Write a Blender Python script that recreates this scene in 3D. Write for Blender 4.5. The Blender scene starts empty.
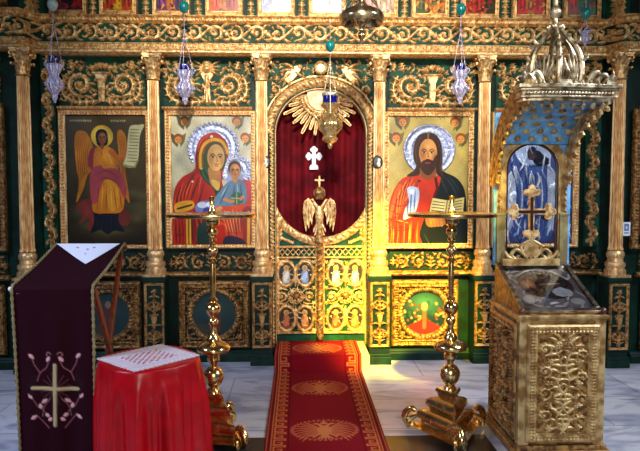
import bpy, math, random
import numpy as np
from mathutils import Vector, Matrix
R_ = math.radians
PI = math.pi
random.seed(7); rng = np.random.default_rng(7)
SC = bpy.context.scene
COL = SC.collection
F = 620.0; YAW = R_(2.03); PIT = R_(3.28); CH = 1.71; CY = -6.2
FW = Vector((math.sin(YAW)*math.cos(PIT), math.cos(YAW)*math.cos(PIT), -math.sin(PIT)))
RT = Vector((math.cos(YAW), -math.sin(YAW), 0)); UP = RT.cross(FW)
CAM = Vector((0, CY, CH))
def P(px, py, d):
    v = FW + RT*((px-320)/F) + UP*((225.5-py)/F)
    return CAM + v*(d/v.y)
def Xf(px, d): return d*np.tan(np.arctan((np.asarray(px, float)-320)/F)+YAW)
def Zf(py, d): return CH + d*np.tan(np.arctan((225.5-np.asarray(py, float))/F)-PIT)
def ss(t):
    t = np.clip(t, 0, 1); return t*t*(3-2*t)

# ---------------------------------------------------------------- objects
def tag(o, label=None, cat=None, group=None, kind=None):
    if label: o['label'] = label
    if cat: o['category'] = cat
    if group: o['group'] = group
    if kind: o['kind'] = kind
    return o
def thing(name, label, cat, loc=(0, 0, 0), group=None, rz=0):
    o = bpy.data.objects.new(name, None); COL.objects.link(o)
    o.location = loc; o.rotation_euler = (0, 0, rz); o.empty_display_size = .1
    return tag(o, label, cat, group)
def adopt(o, parent):
    if parent is not None:
        o.parent = parent
    return o
def origin(p):
    v = Vector((0, 0, 0))
    while p is not None:
        v += Vector(p.location); p = p.parent
    return v
def kids(o): return [c for c in bpy.data.objects if c.parent == o]
def copy_tree(o, parent=None, _k=None):
    c = o.copy(); COL.objects.link(c); c.parent = parent
    for ch in kids(o): copy_tree(ch, c)
    return c
def finish(me, name, mats, parent, smooth=40, world=True):
    o = bpy.data.objects.new(name, me); COL.objects.link(o)
    for m in (mats if isinstance(mats, (list, tuple)) else [mats]): me.materials.append(m)
    if smooth:
        me.polygons.foreach_set('use_smooth', [True]*len(me.polygons))
        if smooth < 180:
            me.set_sharp_from_angle(angle=R_(smooth))
    if parent is not None:
        o.parent = parent
        if world:
            me.transform(Matrix.Translation(-origin(parent)))
    return o

class MB:
    def __init__(s): s.v = []; s.f = []; s.m = []; s.cm = 0
    def add(s, vs, fs, M=None):
        b = len(s.v)
        s.v += [tuple(M @ Vector(v)) if M is not None else tuple(v) for v in vs]
        s.f += [tuple(b+i for i in f) for f in fs]; s.m += [s.cm]*len(fs)
        return s
    def box(s, x0, x1, y0, y1, z0, z1, M=None):
        vs = [(x0,y0,z0),(x1,y0,z0),(x1,y1,z0),(x0,y1,z0),(x0,y0,z1),(x1,y0,z1),(x1,y1,z1),(x0,y1,z1)]
        return s.add(vs, [(0,3,2,1),(4,5,6,7),(0,1,5,4),(1,2,6,5),(2,3,7,6),(3,0,4,7)], M)
    def lathe(s, prof, n=32, M=None, flute=0, fd=0.0, a0=0.0, caps=True):
        vs = []; fs = []
        for (r, z) in prof:
            for i in range(n):
                a = a0+2*PI*i/n
                rr = r*(1-fd*abs(math.sin(flute*a/2))) if flute else r
                vs.append((rr*math.cos(a), rr*math.sin(a), z))
        up = prof[-1][1] >= prof[0][1]
        for j in range(len(prof)-1):
            for i in range(n):
                a, b = j*n+i, j*n+(i+1) % n
                q = (a, b, b+n, a+n)
                fs.append(q if up else q[::-1])
        if caps:
            c0 = tuple(range(n)); c1 = tuple(range((len(prof)-1)*n, len(prof)*n))
            fs.append(c0[::-1] if up else c0); fs.append(c1 if up else c1[::-1])
        return s.add(vs, fs, M)
    def ball(s, c, r, sz=1.0, n=16):
        prof = [(max(1e-4, r*math.sin(PI*k/10)), -r*sz*math.cos(PI*k/10)) for k in range(11)]
        return s.lathe(prof, n, Matrix.Translation(c))
    def tube(s, pts, r, n=8, caps=True, flat=1.0, M=None):
        pts = [Vector(p) for p in pts]; k = len(pts)
        rs = r if isinstance(r, (list, tuple)) else [r]*k
        if len(rs) != k:
            rs = list(np.interp(np.linspace(0, 1, k), np.linspace(0, 1, len(rs)), rs))
        vs = []; fs = []; prev = None
        for i, p in enumerate(pts):
            t = (pts[min(i+1, k-1)]-pts[max(i-1, 0)])
            if t.length < 1e-9: t = Vector((0, 0, 1))
            t.normalize()
            if prev is None:
                ref = Vector((0, 1, 0)) if abs(t.y) < .9 else Vector((1, 0, 0))
                u = (ref - t*ref.dot(t)).normalized()
            else:
                u = (prev - t*prev.dot(t))
                u = u.normalized() if u.length > 1e-6 else Vector((1, 0, 0))
            prev = u; w = t.cross(u)
            for j in range(n):
                a = 2*PI*j/n
                vs.append(p + u*math.cos(a)*rs[i]*flat + w*math.sin(a)*rs[i])
        for i in range(k-1):
            for j in range(n):
                a, b = i*n+j, i*n+(j+1) % n
                fs.append((a, b, b+n, a+n))
        if caps:
            fs.append(tuple(range(n))[::-1]); fs.append(tuple(range((k-1)*n, k*n)))
        return s.add(vs, fs, M)
    def prism(s, pts, t0, t1, M=None):
        """outline in xz (counter-clockwise seen from -y), extruded y t0..t1"""
        n = len(pts)
        ar = sum(pts[i][0]*pts[(i+1) % n][1]-pts[(i+1) % n][0]*pts[i][1] for i in range(n))
        if ar < 0: pts = pts[::-1]
        vs = [(x, t0, z) for x, z in pts]+[(x, t1, z) for x, z in pts]
        fs = [tuple(range(n)), tuple(range(n, 2*n))[::-1]]
        fs += [(i, i+n, (i+1) % n+n, (i+1) % n) for i in range(n)]
        return s.add(vs, fs, M)
    def surf(s, fn, nu, nv, closed=False, M=None):
        vs = [fn(i/nu, j/nv) for j in range(nv+1) for i in range(nu+1)]
        fs = [(j*(nu+1)+i, j*(nu+1)+i+1, (j+1)*(nu+1)+i+1, (j+1)*(nu+1)+i) for j in range(nv) for i in range(nu)]
        return s.add(vs, fs, M)
    def build(s, name, mats, parent=None, smooth=40, bevel=0, world=True, solid=0):
        me = bpy.data.meshes.new(name)
        me.from_pydata([tuple(v) for v in s.v], [], s.f); me.update()
        me.polygons.foreach_set('material_index', s.m)
        o = finish(me, name, mats, parent, smooth, world)
        if solid:
            md = o.modifiers.new('solid', 'SOLIDIFY'); md.thickness = solid; md.offset = 0
        if bevel:
            md = o.modifiers.new('bevel', 'BEVEL'); md.width = bevel; md.segments = 2; md.limit_method = 'ANGLE'
        return o

def sp(pts, n=6, closed=False):
    p = [np.array(q, float) for q in pts]; out = []
    m = len(p)
    for i in range(m if closed else m-1):
        if closed: a, b, c, d = p[(i-1) % m], p[i], p[(i+1) % m], p[(i+2) % m]
        else: a, b, c, d = p[max(i-1, 0)], p[i], p[i+1], p[min(i+2, m-1)]
        for k in range(n):
            t = k/n
            out.append(.5*((2*b)+(-a+c)*t+(2*a-5*b+4*c-d)*t*t+(-a+3*b-3*c+d)*t**3))
    if not closed: out.append(p[-1])
    return [tuple(q) for q in out]

# ---------------------------------------------------------------- raster used for carving heights and painted panels
class Cv:
    def __init__(s, x0, y0, x1, y1, k=2.0, col=(128, 128, 128)):
        s.b = (x0, y0, x1, y1); s.k = k
        s.nx = max(2, int(round((x1-x0)*k))); s.ny = max(2, int(round((y1-y0)*k)))
        s.xs = np.linspace(x0, x1, s.nx+1); s.ys = np.linspace(y0, y1, s.ny+1)
        s.X, s.Y = np.meshgrid(s.xs, s.ys)
        s.H = np.zeros_like(s.X); s.cut = np.zeros(s.X.shape, bool); s.G = np.zeros(s.X.shape, bool)
        s.C = np.ones(s.X.shape+(3,))*np.array(col, float)/255
    def sub(s, ax, ay, bx, by):
        x0, y0, x1, y1 = s.b
        i0 = max(0, int((ax-x0)/(x1-x0)*s.nx)-1); i1 = min(s.nx+1, int((bx-x0)/(x1-x0)*s.nx)+3)
        j0 = max(0, int((ay-y0)/(y1-y0)*s.ny)-1); j1 = min(s.ny+1, int((by-y0)/(y1-y0)*s.ny)+3)
        if i0 >= i1 or j0 >= j1: return None
        return (slice(j0, j1), slice(i0, i1))
    def _put(s, sl, m, col, h):
        if col is not None:
            c = np.array(col, float)/255
            s.C[sl] = s.C[sl]*(1-m[..., None])+c*m[..., None]
    def stroke(s, pts, r, h=None, col=None, a=1.0):
        if len(pts) == 2 and not np.isscalar(r) and len(r) > 2:
            (xa, ya), (xb, yb) = pts; pts = [(xa+(xb-xa)*q/6, ya+(yb-ya)*q/6) for q in range(7)]
        k = len(pts); rs = [r]*k if np.isscalar(r) else list(np.interp(np.linspace(0, 1, k), np.linspace(0, 1, len(r)), r))
        rm = max(rs)
        for i in range(max(1, k-1)):
            p = pts[i]; q = pts[min(i+1, k-1)]; ra, rb = rs[i], rs[min(i+1, k-1)]; R = max(ra, rb)+.5/s.k
            sl = s.sub(min(p[0], q[0])-R, min(p[1], q[1])-R, max(p[0], q[0])+R, max(p[1], q[1])+R)
            if sl is None: continue
            X = s.X[sl]; Y = s.Y[sl]; dx, dy = q[0]-p[0], q[1]-p[1]; L = dx*dx+dy*dy
            t = np.clip(((X-p[0])*dx+(Y-p[1])*dy)/L, 0, 1) if L > 1e-9 else np.zeros_like(X)
            d = np.hypot(X-p[0]-t*dx, Y-p[1]-t*dy); rr = np.maximum(ra+(rb-ra)*t, 1e-3)
            if h is not None:
                s.H[sl] = np.maximum(s.H[sl], h*(.45+.55*rr/rm)*np.sqrt(np.clip(1-(d/rr)**2, 0, 1)))
            if col is not None:
                s._put(sl, np.clip((rr-d)*s.k+.5, 0, 1)*a, col, None)
        return s
    def ell(s, cx, cy, rx, ry=None, h=None, col=None, rot=0, a=1.0, soft=0, flat=False):
        ry = ry or rx; R = max(rx, ry)*(1+soft)+1
        sl = s.sub(cx-R, cy-R, cx+R, cy+R)
        if sl is None: return s
        X = s.X[sl]-cx; Y = s.Y[sl]-cy; c, n = math.cos(rot), math.sin(rot)
        u = (X*c+Y*n)/rx; v = (-X*n+Y*c)/ry; d = np.hypot(u, v)
        if h is not None: s.H[sl] = np.maximum(s.H[sl], (h*(d < 1)) if flat else h*np.sqrt(np.clip(1-d*d, 0, 1)))
        if col is not None:
            if soft: m = np.exp(-(d*1.3)**2)
            else: m = np.clip((1-d)*min(rx, ry)*s.k+.5, 0, 1)
            s._put(sl, m*a, col, None)
        return s
    def inside(s, pts, sl=None):
        X = s.X if sl is None else s.X[sl]; Y = s.Y if sl is None else s.Y[sl]
        ins = np.zeros(X.shape, bool); n = len(pts)
        for i in range(n):
            (xa, ya), (xb, yb) = pts[i], pts[(i+1) % n]
            if ya == yb: continue
            c = ((ya > Y) != (yb > Y)) & (X < (xb-xa)*(Y-ya)/(yb-ya)+xa)
            ins ^= c
        return ins
    def poly(s, pts, col=None, h=None, smooth=True, a=1.0):
        q = sp(pts, 5, True) if smooth else pts
        xs = [p[0] for p in q]; ys = [p[1] for p in q]
        sl = s.sub(min(xs), min(ys), max(xs), max(ys))
        if sl is None: return s
        m = s.inside(q, sl).astype(float)
        if min(m.shape) > 2:   # soften the edge
            mm = np.pad(m, 1, mode='edge'); m = (m*4+mm[:-2, 1:-1]+mm[2:, 1:-1]+mm[1:-1, :-2]+mm[1:-1, 2:])/8
        if h is not None: s.H[sl] = np.maximum(s.H[sl], h*(m > .5))
        if col is not None: s._put(sl, m*a, col, None)
        return s
    def mottle(s, amt=.15, n=26):
        r = np.random.default_rng(n); f = np.zeros_like(s.X); x0, y0, x1, y1 = s.b
        for i in range(n):
            kx, ky = r.normal(0, .13, 2); f += np.sin(s.X*kx+s.Y*ky*.7+r.uniform(0, 6.3)+1.5*np.sin(s.X*ky*.5+s.Y*kx*.4))
        f /= math.sqrt(n/2); g = r.normal(0, 1, s.X.shape)
        m = s.C.mean(); c = np.clip(s.C, 0, 1); c = c*c*(3-2*c)*.45+c*.55
        s.C = np.clip(c*.86*(1+amt*.45*f+amt*.45*g)[..., None], 0, 1)
        return s
    def filler(s, n, h, L=(3, 6), w=1.2, box=None, seed=1):
        r = np.random.default_rng(seed); x0, y0, x1, y1 = box or s.b
        for i in range(n):
            x, y = r.uniform(x0+2, x1-2), r.uniform(y0+2, y1-2)
            i0 = int((x-s.b[0])*s.k); j0 = int((y-s.b[1])*s.k); q = int(1.4*s.k)
            if s.H[max(0, j0-q):j0+q+1, max(0, i0-q):i0+q+1].max() > .003 or s.cut[min(j0, s.ny), min(i0, s.nx)]: continue
            a = r.uniform(0, 6.28); l = r.uniform(*L)
            s.leaf(x-math.cos(a)*l/2, y-math.sin(a)*l/2, a, l, w, h, r.choice([-1, 1])*1.2)
            s.leaf(x, y, a+r.choice([-1, 1])*1.0, l*.6, w*.8, h*.8, .5)
        return s
    # ---- carved vocabulary
    def leaf(s, x, y, ang, L, w, h, curl=.5, col=None):
        pts = []; a = ang
        for i in range(6):
            pts.append((x, y)); x += math.cos(a)*L/5; y += math.sin(a)*L/5; a += curl/5*1.6
        s.stroke(pts, [w*.5, w, w*.95, w*.6, w*.15], h, col)
        return s
    def acanthus(s, x, y, ang, L, w, h, lobes=2):
        s.leaf(x, y, ang, L, w, h, 0)
        for i in range(lobes):
            t = .15+.3*i; bx, by = x+math.cos(ang)*L*t, y+math.sin(ang)*L*t
            for sg in (-1, 1): s.leaf(bx, by, ang+sg*.75, L*(.55-.12*i), w*.75, h*.85, sg*.7)
        return s
    def rosette(s, x, y, r, h, n=5):
        for i in range(n):
            a = 2*PI*i/n+.4
            s.ell(x+math.cos(a)*r*.58, y+math.sin(a)*r*.58, r*.48, r*.34, h*.8, rot=a)
        s.ell(x, y, r*.3, r*.3, h)
        return s
    def scroll(s, cx, cy, R, a0, dn, h, turns=1.25, w=None, leaves=True, ros=True, step=.62):
        w = w or R*.13; n = int(26*turns); pts = []; A = []
        for i in range(n+1):
            t = i/n; r = R*(1-.72*t); a = a0+dn*turns*2*PI*t
            pts.append((cx+r*math.cos(a), cy+r*math.sin(a))); A.append((a, r))
        s.stroke(pts, [w*1.1, w, w*.7], h)
        if leaves:
            acc = 0
            for i in range(1, int(n*.72)):
                acc += dn*0+abs(A[i][0]-A[i-1][0])
                if acc > step:
                    acc = 0; a, r = A[i]; tang = a+dn*PI/2
                    out = tang-dn*.75
                    s.leaf(pts[i][0], pts[i][1], out, R*.5*(1-.4*i/n), w*1.25, h*.9, dn*.9)
                    s.leaf(pts[i][0], pts[i][1], tang+dn*.8, R*.25, w*.8, h*.7, dn*.6)
        if ros: s.rosette(cx, cy, R*.34, h*1.15)
        return s
    def vine(s, x0, x1, yc, A, per, h):
        n = int((x1-x0)/per*14); pts = []
        for i in range(n+1):
            x = x0+(x1-x0)*i/n; pts.append((x, yc+A*.75*math.sin(2*PI*(x-x0)/per)))
        s.stroke(pts, A*.15, h*.9)
        m = int(round((x1-x0)/per*2))
        for i in range(m):
            xc = x0+per*(i+.5)/2*1.0; up = 1 if i % 2 == 0 else -1
            s.scroll(xc, yc+up*A*.05, A*.78, -up*PI/2 + (PI if i % 2 else 0)*0, up, h, 1.1, w=A*.14, step=.7)
            s.leaf(xc+per*.2, yc-up*A*.7, -.2*up, per*.24, A*.2, h, up*.8)
            s.leaf(xc+per*.16, yc+up*A*.55, .9*up, per*.2, A*.17, h, -up*.8)
        return s
    def frame(s, x0, y0, x1, y1, w, h, bead=0, bh=0):
        """rectangular moulding of width w inside the given outline"""
        dd = np.minimum(np.minimum(s.X-x0, x1-s.X), np.minimum(s.Y-y0, y1-s.Y))
        m = (dd >= 0) & (dd <= w); u = np.clip(dd/w, 0, 1)
        hh = h*(.55+.45*np.cos((u-.3)*PI*1.3)**2)
        if bead:
            along = np.where(np.minimum(s.X-x0, x1-s.X) < np.minimum(s.Y-y0, y1-s.Y), s.Y, s.X)
            hh = hh+bh*(np.sin(along*2*PI/bead) > -.1)*(np.abs(u-.72) < .24)
        s.H = np.where(m, np.maximum(s.H, hh), s.H)
        return s
    def ring(s, cx, cy, rx, ry, w, h, n=0, bh=0):
        d = np.hypot((s.X-cx)/rx, (s.Y-cy)/ry); rm = (rx+ry)/2
        u = (d-1)*rm/w; m = np.abs(u) < 1
        hh = h*np.sqrt(np.clip(1-u*u, 0, 1))
        if n: hh = hh*(1-bh+bh*np.abs(np.sin(np.arctan2(s.Y-cy, s.X-cx)*n/2+u*.9)))
        s.H = np.where(m, np.maximum(s.H, hh), s.H)
        return s

def sheet(cv, name, mats, fn, parent=None, back=None, gthr=None, color=False, smooth=180, normal=True, flip=False):
    """mesh over the raster; fn(PX, PY, H) -> x,y,z. back: world y of a turned-back rim that gives it body"""
    x, y, z = fn(cv.X, cv.Y, cv.H)
    x = np.array(x)+0*cv.X; y = np.array(y)+0*cv.X; z = np.array(z)+0*cv.X
    G = cv.H > gthr if gthr is not None else np.zeros(cv.X.shape, bool)
    C = cv.C; cut = cv.cut
    if back is not None:
        x = np.pad(x, 1, mode='edge'); z = np.pad(z, 1, mode='edge'); y0 = np.pad(y, 1, mode='edge')
        y = y0.copy(); bk = back if np.isscalar(back) else np.pad(back, 1, mode='edge')
        E = np.ones(y.shape, bool); E[1:-1, 1:-1] = False
        y = np.where(E, bk, y)
        G = np.pad(G, 1, mode='edge'); cut = np.pad(cut, 1, mode='edge'); C = np.pad(C, ((1, 1), (1, 1), (0, 0)), mode='edge')
    ny, nx = x.shape
    V = np.stack([x, y, z], -1).reshape(-1, 3)
    idx = np.arange(ny*nx).reshape(ny, nx)
    q = np.stack([idx[:-1, :-1], idx[1:, :-1], idx[1:, 1:], idx[:-1, 1:]], -1)
    if flip: q = q[..., ::-1]
    keep = ~(cut[:-1, :-1] | cut[1:, :-1] | cut[1:, 1:] | cut[:-1, 1:])
    gi = (G[:-1, :-1].astype(int)+G[1:, :-1]+G[1:, 1:]+G[:-1, 1:]) >= 2
    q = q[keep]; gi = gi[keep]
    used = np.zeros(len(V), bool); used[q.ravel()] = True
    rm = np.cumsum(used)-1; V = V[used]; q = rm[q]
    me = bpy.data.meshes.new(name)
    me.vertices.add(len(V)); me.vertices.foreach_set('co', V.astype(np.float32).ravel())
    me.loops.add(q.size); me.loops.foreach_set('vertex_index', q.astype(np.int32).ravel())
    me.polygons.add(len(q)); me.polygons.foreach_set('loop_start', np.arange(0, q.size, 4, dtype=np.int32))
    me.update(calc_edges=True)
    me.polygons.foreach_set('material_index', gi.astype(np.int32).ravel())
    if color:
        c = np.clip(C.reshape(-1, 3)[used], 0, 1); lin = np.where(c <= .04045, c/12.92, ((c+.055)/1.055)**2.4)
        at = me.color_attributes.new('paint', 'FLOAT_COLOR', 'POINT')
        at.data.foreach_set('color', np.concatenate([lin, np.ones((len(lin), 1))], 1).astype(np.float32).ravel())
    return finish(me, name, mats, parent, smooth)

def wallfn(d, yo=None):
    """photo-scaled drawing laid on the plane at distance d from the entrance side; heights come forward"""
    def f(PX, PY, H):
        y = CY+d+(yo(PX) if yo is not None else 0)
        return Xf(PX, d), y-H, Zf(PY, d)
    return f

# ---------------------------------------------------------------- materials
def nt(name):
    m = bpy.data.materials.new(name); m.use_nodes = True
    return m, m.node_tree, m.node_tree.nodes['Principled BSDF']
def lin(c):
    c = [x/255 for x in c]
    return tuple((x/12.92 if x <= .04045 else ((x+.055)/1.055)**2.4) for x in c)+(1,)
def M_(name, c1, c2=None, met=0, ro=.5, ro2=None, ns=20, bump=0, bs=60, spec=None, pos=(.4, .62), sheen=0, detail=4, stretch=None, coat=0):
    m, t, b = nt(name); N = t.nodes; L = t.links
    tc = N.new('ShaderNodeTexCoord'); src = tc.outputs['Object']
    if stretch:
        mp = N.new('ShaderNodeMapping'); mp.inputs['Scale'].default_value = stretch; L.new(src, mp.inputs['Vector']); src = mp.outputs[0]
    b.inputs['Metallic'].default_value = met; b.inputs['Roughness'].default_value = ro
    b.inputs['Base Color'].default_value = lin(c1)
    if spec is not None: b.inputs['Specular IOR Level'].default_value = spec
    if sheen:
        b.inputs['Sheen Weight'].default_value = sheen; b.inputs['Sheen Tint'].default_value = lin(c2 or c1)
    if coat: b.inputs['Coat Weight'].default_value = coat
    if c2 is not None or ro2 is not None:
        n = N.new('ShaderNodeTexNoise'); n.inputs['Scale'].default_value = ns; n.inputs['Detail'].default_value = detail
        L.new(src, n.inputs['Vector'])
        if c2 is not None:
            r = N.new('ShaderNodeValToRGB'); r.color_ramp.elements[0].position = pos[0]; r.color_ramp.elements[1].position = pos[1]
            r.color_ramp.elements[0].color = lin(c2); r.color_ramp.elements[1].color = lin(c1)
            L.new(n.outputs['Fac'], r.inputs[0]); L.new(r.outputs[0], b.inputs['Base Color'])
        if ro2 is not None:
            mr = N.new('ShaderNodeMapRange'); mr.inputs[1].default_value = .35; mr.inputs[2].default_value = .65
            mr.inputs[3].default_value = ro; mr.inputs[4].default_value = ro2
            L.new(n.outputs['Fac'], mr.inputs[0]); L.new(mr.outputs[0], b.inputs['Roughness'])
    if bump:
        n2 = N.new('ShaderNodeTexNoise'); n2.inputs['Scale'].default_value = bs; n2.inputs['Detail'].default_value = 3
        L.new(src, n2.inputs['Vector'])
        bp = N.new('ShaderNodeBump'); bp.inputs['Strength'].default_value = bump; bp.inputs['Distance'].default_value = .01
        L.new(n2.outputs['Fac'], bp.inputs['Height']); L.new(bp.outputs[0], b.inputs['Normal'])
    return m
def paint_mat(name, ro=.35, met=0, bump=0, bs=90, spec=.5, sheen=0):
    m, t, b = nt(name); a = t.nodes.new('ShaderNodeAttribute'); a.attribute_name = 'paint'
    t.links.new(a.outputs['Color'], b.inputs['Base Color'])
    b.inputs['Roughness'].default_value = ro; b.inputs['Metallic'].default_value = met; b.inputs['Specular IOR Level'].default_value = spec
    if sheen: b.inputs['Sheen Weight'].default_value = sheen
    if bump:
        n2 = t.nodes.new('ShaderNodeTexNoise'); n2.inputs['Scale'].default_value = bs
        bp = t.nodes.new('ShaderNodeBump'); bp.inputs['Strength'].default_value = bump; bp.inputs['Distance'].default_value = .01
        tc = t.nodes.new('ShaderNodeTexCoord'); t.links.new(tc.outputs['Object'], n2.inputs['Vector'])
        t.links.new(n2.outputs['Fac'], bp.inputs['Height']); t.links.new(bp.outputs[0], b.inputs['Normal'])
    return m
GOLD = M_('carved_gilding', (240, 208, 146), (186, 134, 78), met=.55, ro=.27, ro2=.45, ns=30, bump=.25, bs=120)
GOLD2 = M_('smooth_gilding', (232, 198, 138), (200, 148, 98), met=.55, ro=.28, ro2=.45, ns=45, bump=.15, bs=80, stretch=(1, 1, .25))
PALEG = M_('pale_gilding', (206, 178, 122), (150, 112, 62), met=.5, ro=.38, ro2=.55, ns=16, bump=.15, bs=90)
DGOLD = M_('aged_shaded_gilding', (186, 142, 82), (100, 66, 36), met=.5, ro=.35, ro2=.55, ns=30, bump=.2, bs=110)  # aged gold; on the dado its dark tone also paints in the dimness
SILVG = M_('silver_gilt', (214, 200, 170), (140, 118, 84), met=.75, ro=.28, ro2=.45, ns=22, bump=.2, bs=90)
GREEN = M_('green_paint', (10, 74, 54), (6, 46, 34), ro=.55, ns=8, bump=.1, spec=.2)
DGREEN = M_('dark_green_paint', (10, 44, 34), (8, 28, 22), ro=.5, ns=8, bump=.1, spec=.2)  # darker than the upper green, painting in dimness at pedestals and dado
BRASS = M_('polished_brass', (240, 206, 140), (220, 180, 112), met=1, ro=.18, ro2=.28, ns=14)
SILVER = M_('worked_silver', (214, 214, 226), (150, 146, 170), met=.9, ro=.25, ro2=.4, ns=60, bump=.5, bs=110)
LILAC = M_('filigree_silver', (222, 218, 238), (156, 146, 188), met=.5, ro=.3, ns=90, bump=.5, bs=120)
VELRED = M_('curtain_velvet', (104, 6, 20), (76, 4, 14), ro=.8, ns=6, sheen=.1, spec=.15)
WINE = M_('wine_velvet', (66, 8, 22), (48, 5, 16), ro=.85, ns=12, sheen=.35, spec=.15)
SATIN = M_('red_satin', (178, 0, 16), (160, 0, 12), ro=.36, ns=10, spec=.35)
WHITE = M_('white_linen', (232, 232, 240), ro=.8, bump=.2, bs=200)
BRAID = M_('gold_braid', (176, 160, 110), (110, 96, 60), ro=.55, met=.3, ns=200, bump=.6, bs=300)
WOOD = M_('chestnut_wood', (128, 52, 24), (84, 30, 14), ro=.4, ns=14, stretch=(6, 6, 1))
DWOOD = M_('dark_wood', (60, 22, 14), (36, 12, 8), ro=.35, ns=14, stretch=(4, 4, 1))
PAINT = paint_mat('icon_tempera', .3, 0, .05)
REPO = paint_mat('silver_revetment', .3, .45, .4, 60)
CARPET = paint_mat('carpet_pile', .95, 0, .4, 260, .1)
STITCH = paint_mat('embroidered_velvet', .85, 0, .3, 200, .1)
BLUEG = M_('cobalt_glass', (16, 22, 120), (10, 12, 80), ro=.08, spec=.8)
TEAL = M_('teal_glazed_egg', (16, 138, 130), (8, 100, 104), ro=.2, ns=12, coat=.5)
PEGG = M_('pale_painted_egg', (188, 206, 196), (150, 176, 180), ro=.3, ns=40)
PORC = M_('porcelain', (228, 222, 206), ro=.2)
BLACK = M_('black_iron', (20, 16, 14), ro=.4)
BLUEV = M_('blue_vault_paint', (120, 184, 232), (74, 140, 206), ro=.45, ns=18)
# ================================================================ setting
def wing(px): return -.2*(1-ss((px-34)/12.)) - .2*ss((px-598)/12.)
def noise_floor():
    m, t, b = nt('veined_marble_tiles'); N = t.nodes; L = t.links
    tc = N.new('ShaderNodeTexCoord')
    n = N.new('ShaderNodeTexNoise'); n.inputs['Scale'].default_value = 1.6; n.inputs['Detail'].default_value = 8; n.inputs['Distortion'].default_value = 1.6
    mp = N.new('ShaderNodeMapping'); mp.inputs['Scale'].default_value = (1, 2.4, 1); mp.inputs['Rotation'].default_value = (0, 0, .5)
    L.new(tc.outputs['Object'], mp.inputs[0]); L.new(mp.outputs[0], n.inputs['Vector'])
    r = N.new('ShaderNodeValToRGB'); e = r.color_ramp.elements
    e[0].position = .3; e[0].color = lin((122, 128, 146)); e[1].position = .5; e[1].color = lin((190, 192, 200))
    x = e.new(.46); x.color = lin((168, 172, 186)); y = e.new(.7); y.color = lin((206, 206, 210))
    L.new(n.outputs['Fac'], r.inputs[0])
    bk = N.new('ShaderNodeTexBrick'); bk.inputs['Scale'].default_value = 1; bk.inputs['Mortar Size'].default_value = .006
    bk.inputs['Brick Width'].default_value = 1.15; bk.inputs['Row Height'].default_value = .62
    bk.inputs['Color1'].default_value = (1, 1, 1, 1); bk.inputs['Color2'].default_value = (.86, .87, .9, 1); bk.inputs['Mortar'].default_value = (.42, .42, .46, 1)
    L.new(tc.outputs['Object'], bk.inputs['Vector'])
    mx = N.new('ShaderNodeMix'); mx.data_type = 'RGBA'; mx.blend_type = 'MULTIPLY'; mx.inputs[0].default_value = 1
    L.new(r.outputs[0], mx.inputs[6]); L.new(bk.outputs['Color'], mx.inputs[7]); L.new(mx.outputs[2], b.inputs['Base Color'])
    b.inputs['Roughness'].default_value = .28
    return m
MARBLE = noise_floor()
DSTONE = M_('dark_inlay_stone', (26, 26, 34), (14, 14, 20), ro=.35, ns=6)
CREAM = M_('cream_marble', (214, 204, 176), (190, 176, 140), ro=.35, ns=5)
mb = MB(); mb.box(-5.2, 5.6, -8.5, 1.1, -.1, 0)
o = mb.build('floor', MARBLE, smooth=0); tag(o, 'veined pale marble tile floor in front of the screen', kind='structure')
mb = MB(); mb.box(-1.0, 1.3, -2.75, CY+4.2, 0, .004)
o = mb.build('trim_1', DSTONE, smooth=0); tag(o, 'dark stone band across the marble floor', kind='structure')
mb = MB(); mb.box(Xf(274, 5.76), Xf(370.5, 5.76), CY+5.76, .2, 0, .15)
o = mb.build('step_1', CREAM, smooth=0, bevel=.008); tag(o, 'cream marble step below the royal doors', kind='structure')
mb = MB(); mb.box(-3.9, 4.4, 1.0, 1.1, 0, 4.3)
o = mb.build('wall_back', M_('dim_plaster', (70, 60, 50), ro=.9), smooth=0); tag(o, 'dim plaster wall behind the screen', kind='structure')

# ================================================================ iconostasis
ICO = thing('iconostasis', 'wide green and gilded carved icon screen spanning the whole church', 'icon screen', (.2, 0, 0))
# boards (green), following the forward-stepping wings
for nm, a, b_, c, d_ in (('board', -60, -30, 270.5, 361.8), ('board', 370.5, -30, 700, 361.8), ('board', 270.5, -30, 370.5, 70)):
    cv = Cv(a, c-c+b_, b_*0+c, d_, .6)
    sheet(cv, nm, DGREEN, wallfn(6.22, wing), ICO, back=.1)
# attic board above the cornice
cv = Cv(-60, -30, 700, 19, .6); sheet(cv, 'attic_board', DGREEN, wallfn(6.12, wing), ICO, back=.05)

def strip(name, y0, y1, d, draw, mats=GOLD, k=2, back=0, x0=-60, x1=700, gthr=None, yo=wing):
    cv = Cv(x0, y0, x1, y1, k); draw(cv)
    bk = back+(yo(cv.X) if yo is not None else 0*cv.X)
    return sheet(cv, name, mats, wallfn(d, yo), ICO, back=bk, gthr=gthr, smooth=180)
def prof_up(cv):
    v = (cv.Y-18)/6.6
    cv.H = .055*(1-ss(v*1.1))+.012*np.cos(v*9)+.014*(np.sin(cv.X*2*PI/3.1) > -.2)*((v > .35) & (v < .75))
strip('upper_moulding', 18, 24.6, 6.08, prof_up, k=2.4, back=.0)
def draw_fr(cv):
    cv.vine(-60, 700, 33.8, 9.2, 41, .03)
    for i in range(19):
        cv.rosette(-60+41*(i+.0)+.5, 33.5, 3.3, .035)
    cv.filler(2600, .022, (3, 5), 1.0, box=(-60, 26, 700, 42.5))
strip('frieze', 24.6, 43.6, 6.1, draw_fr, (GREEN, GOLD), k=2.3, gthr=.004)
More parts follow.
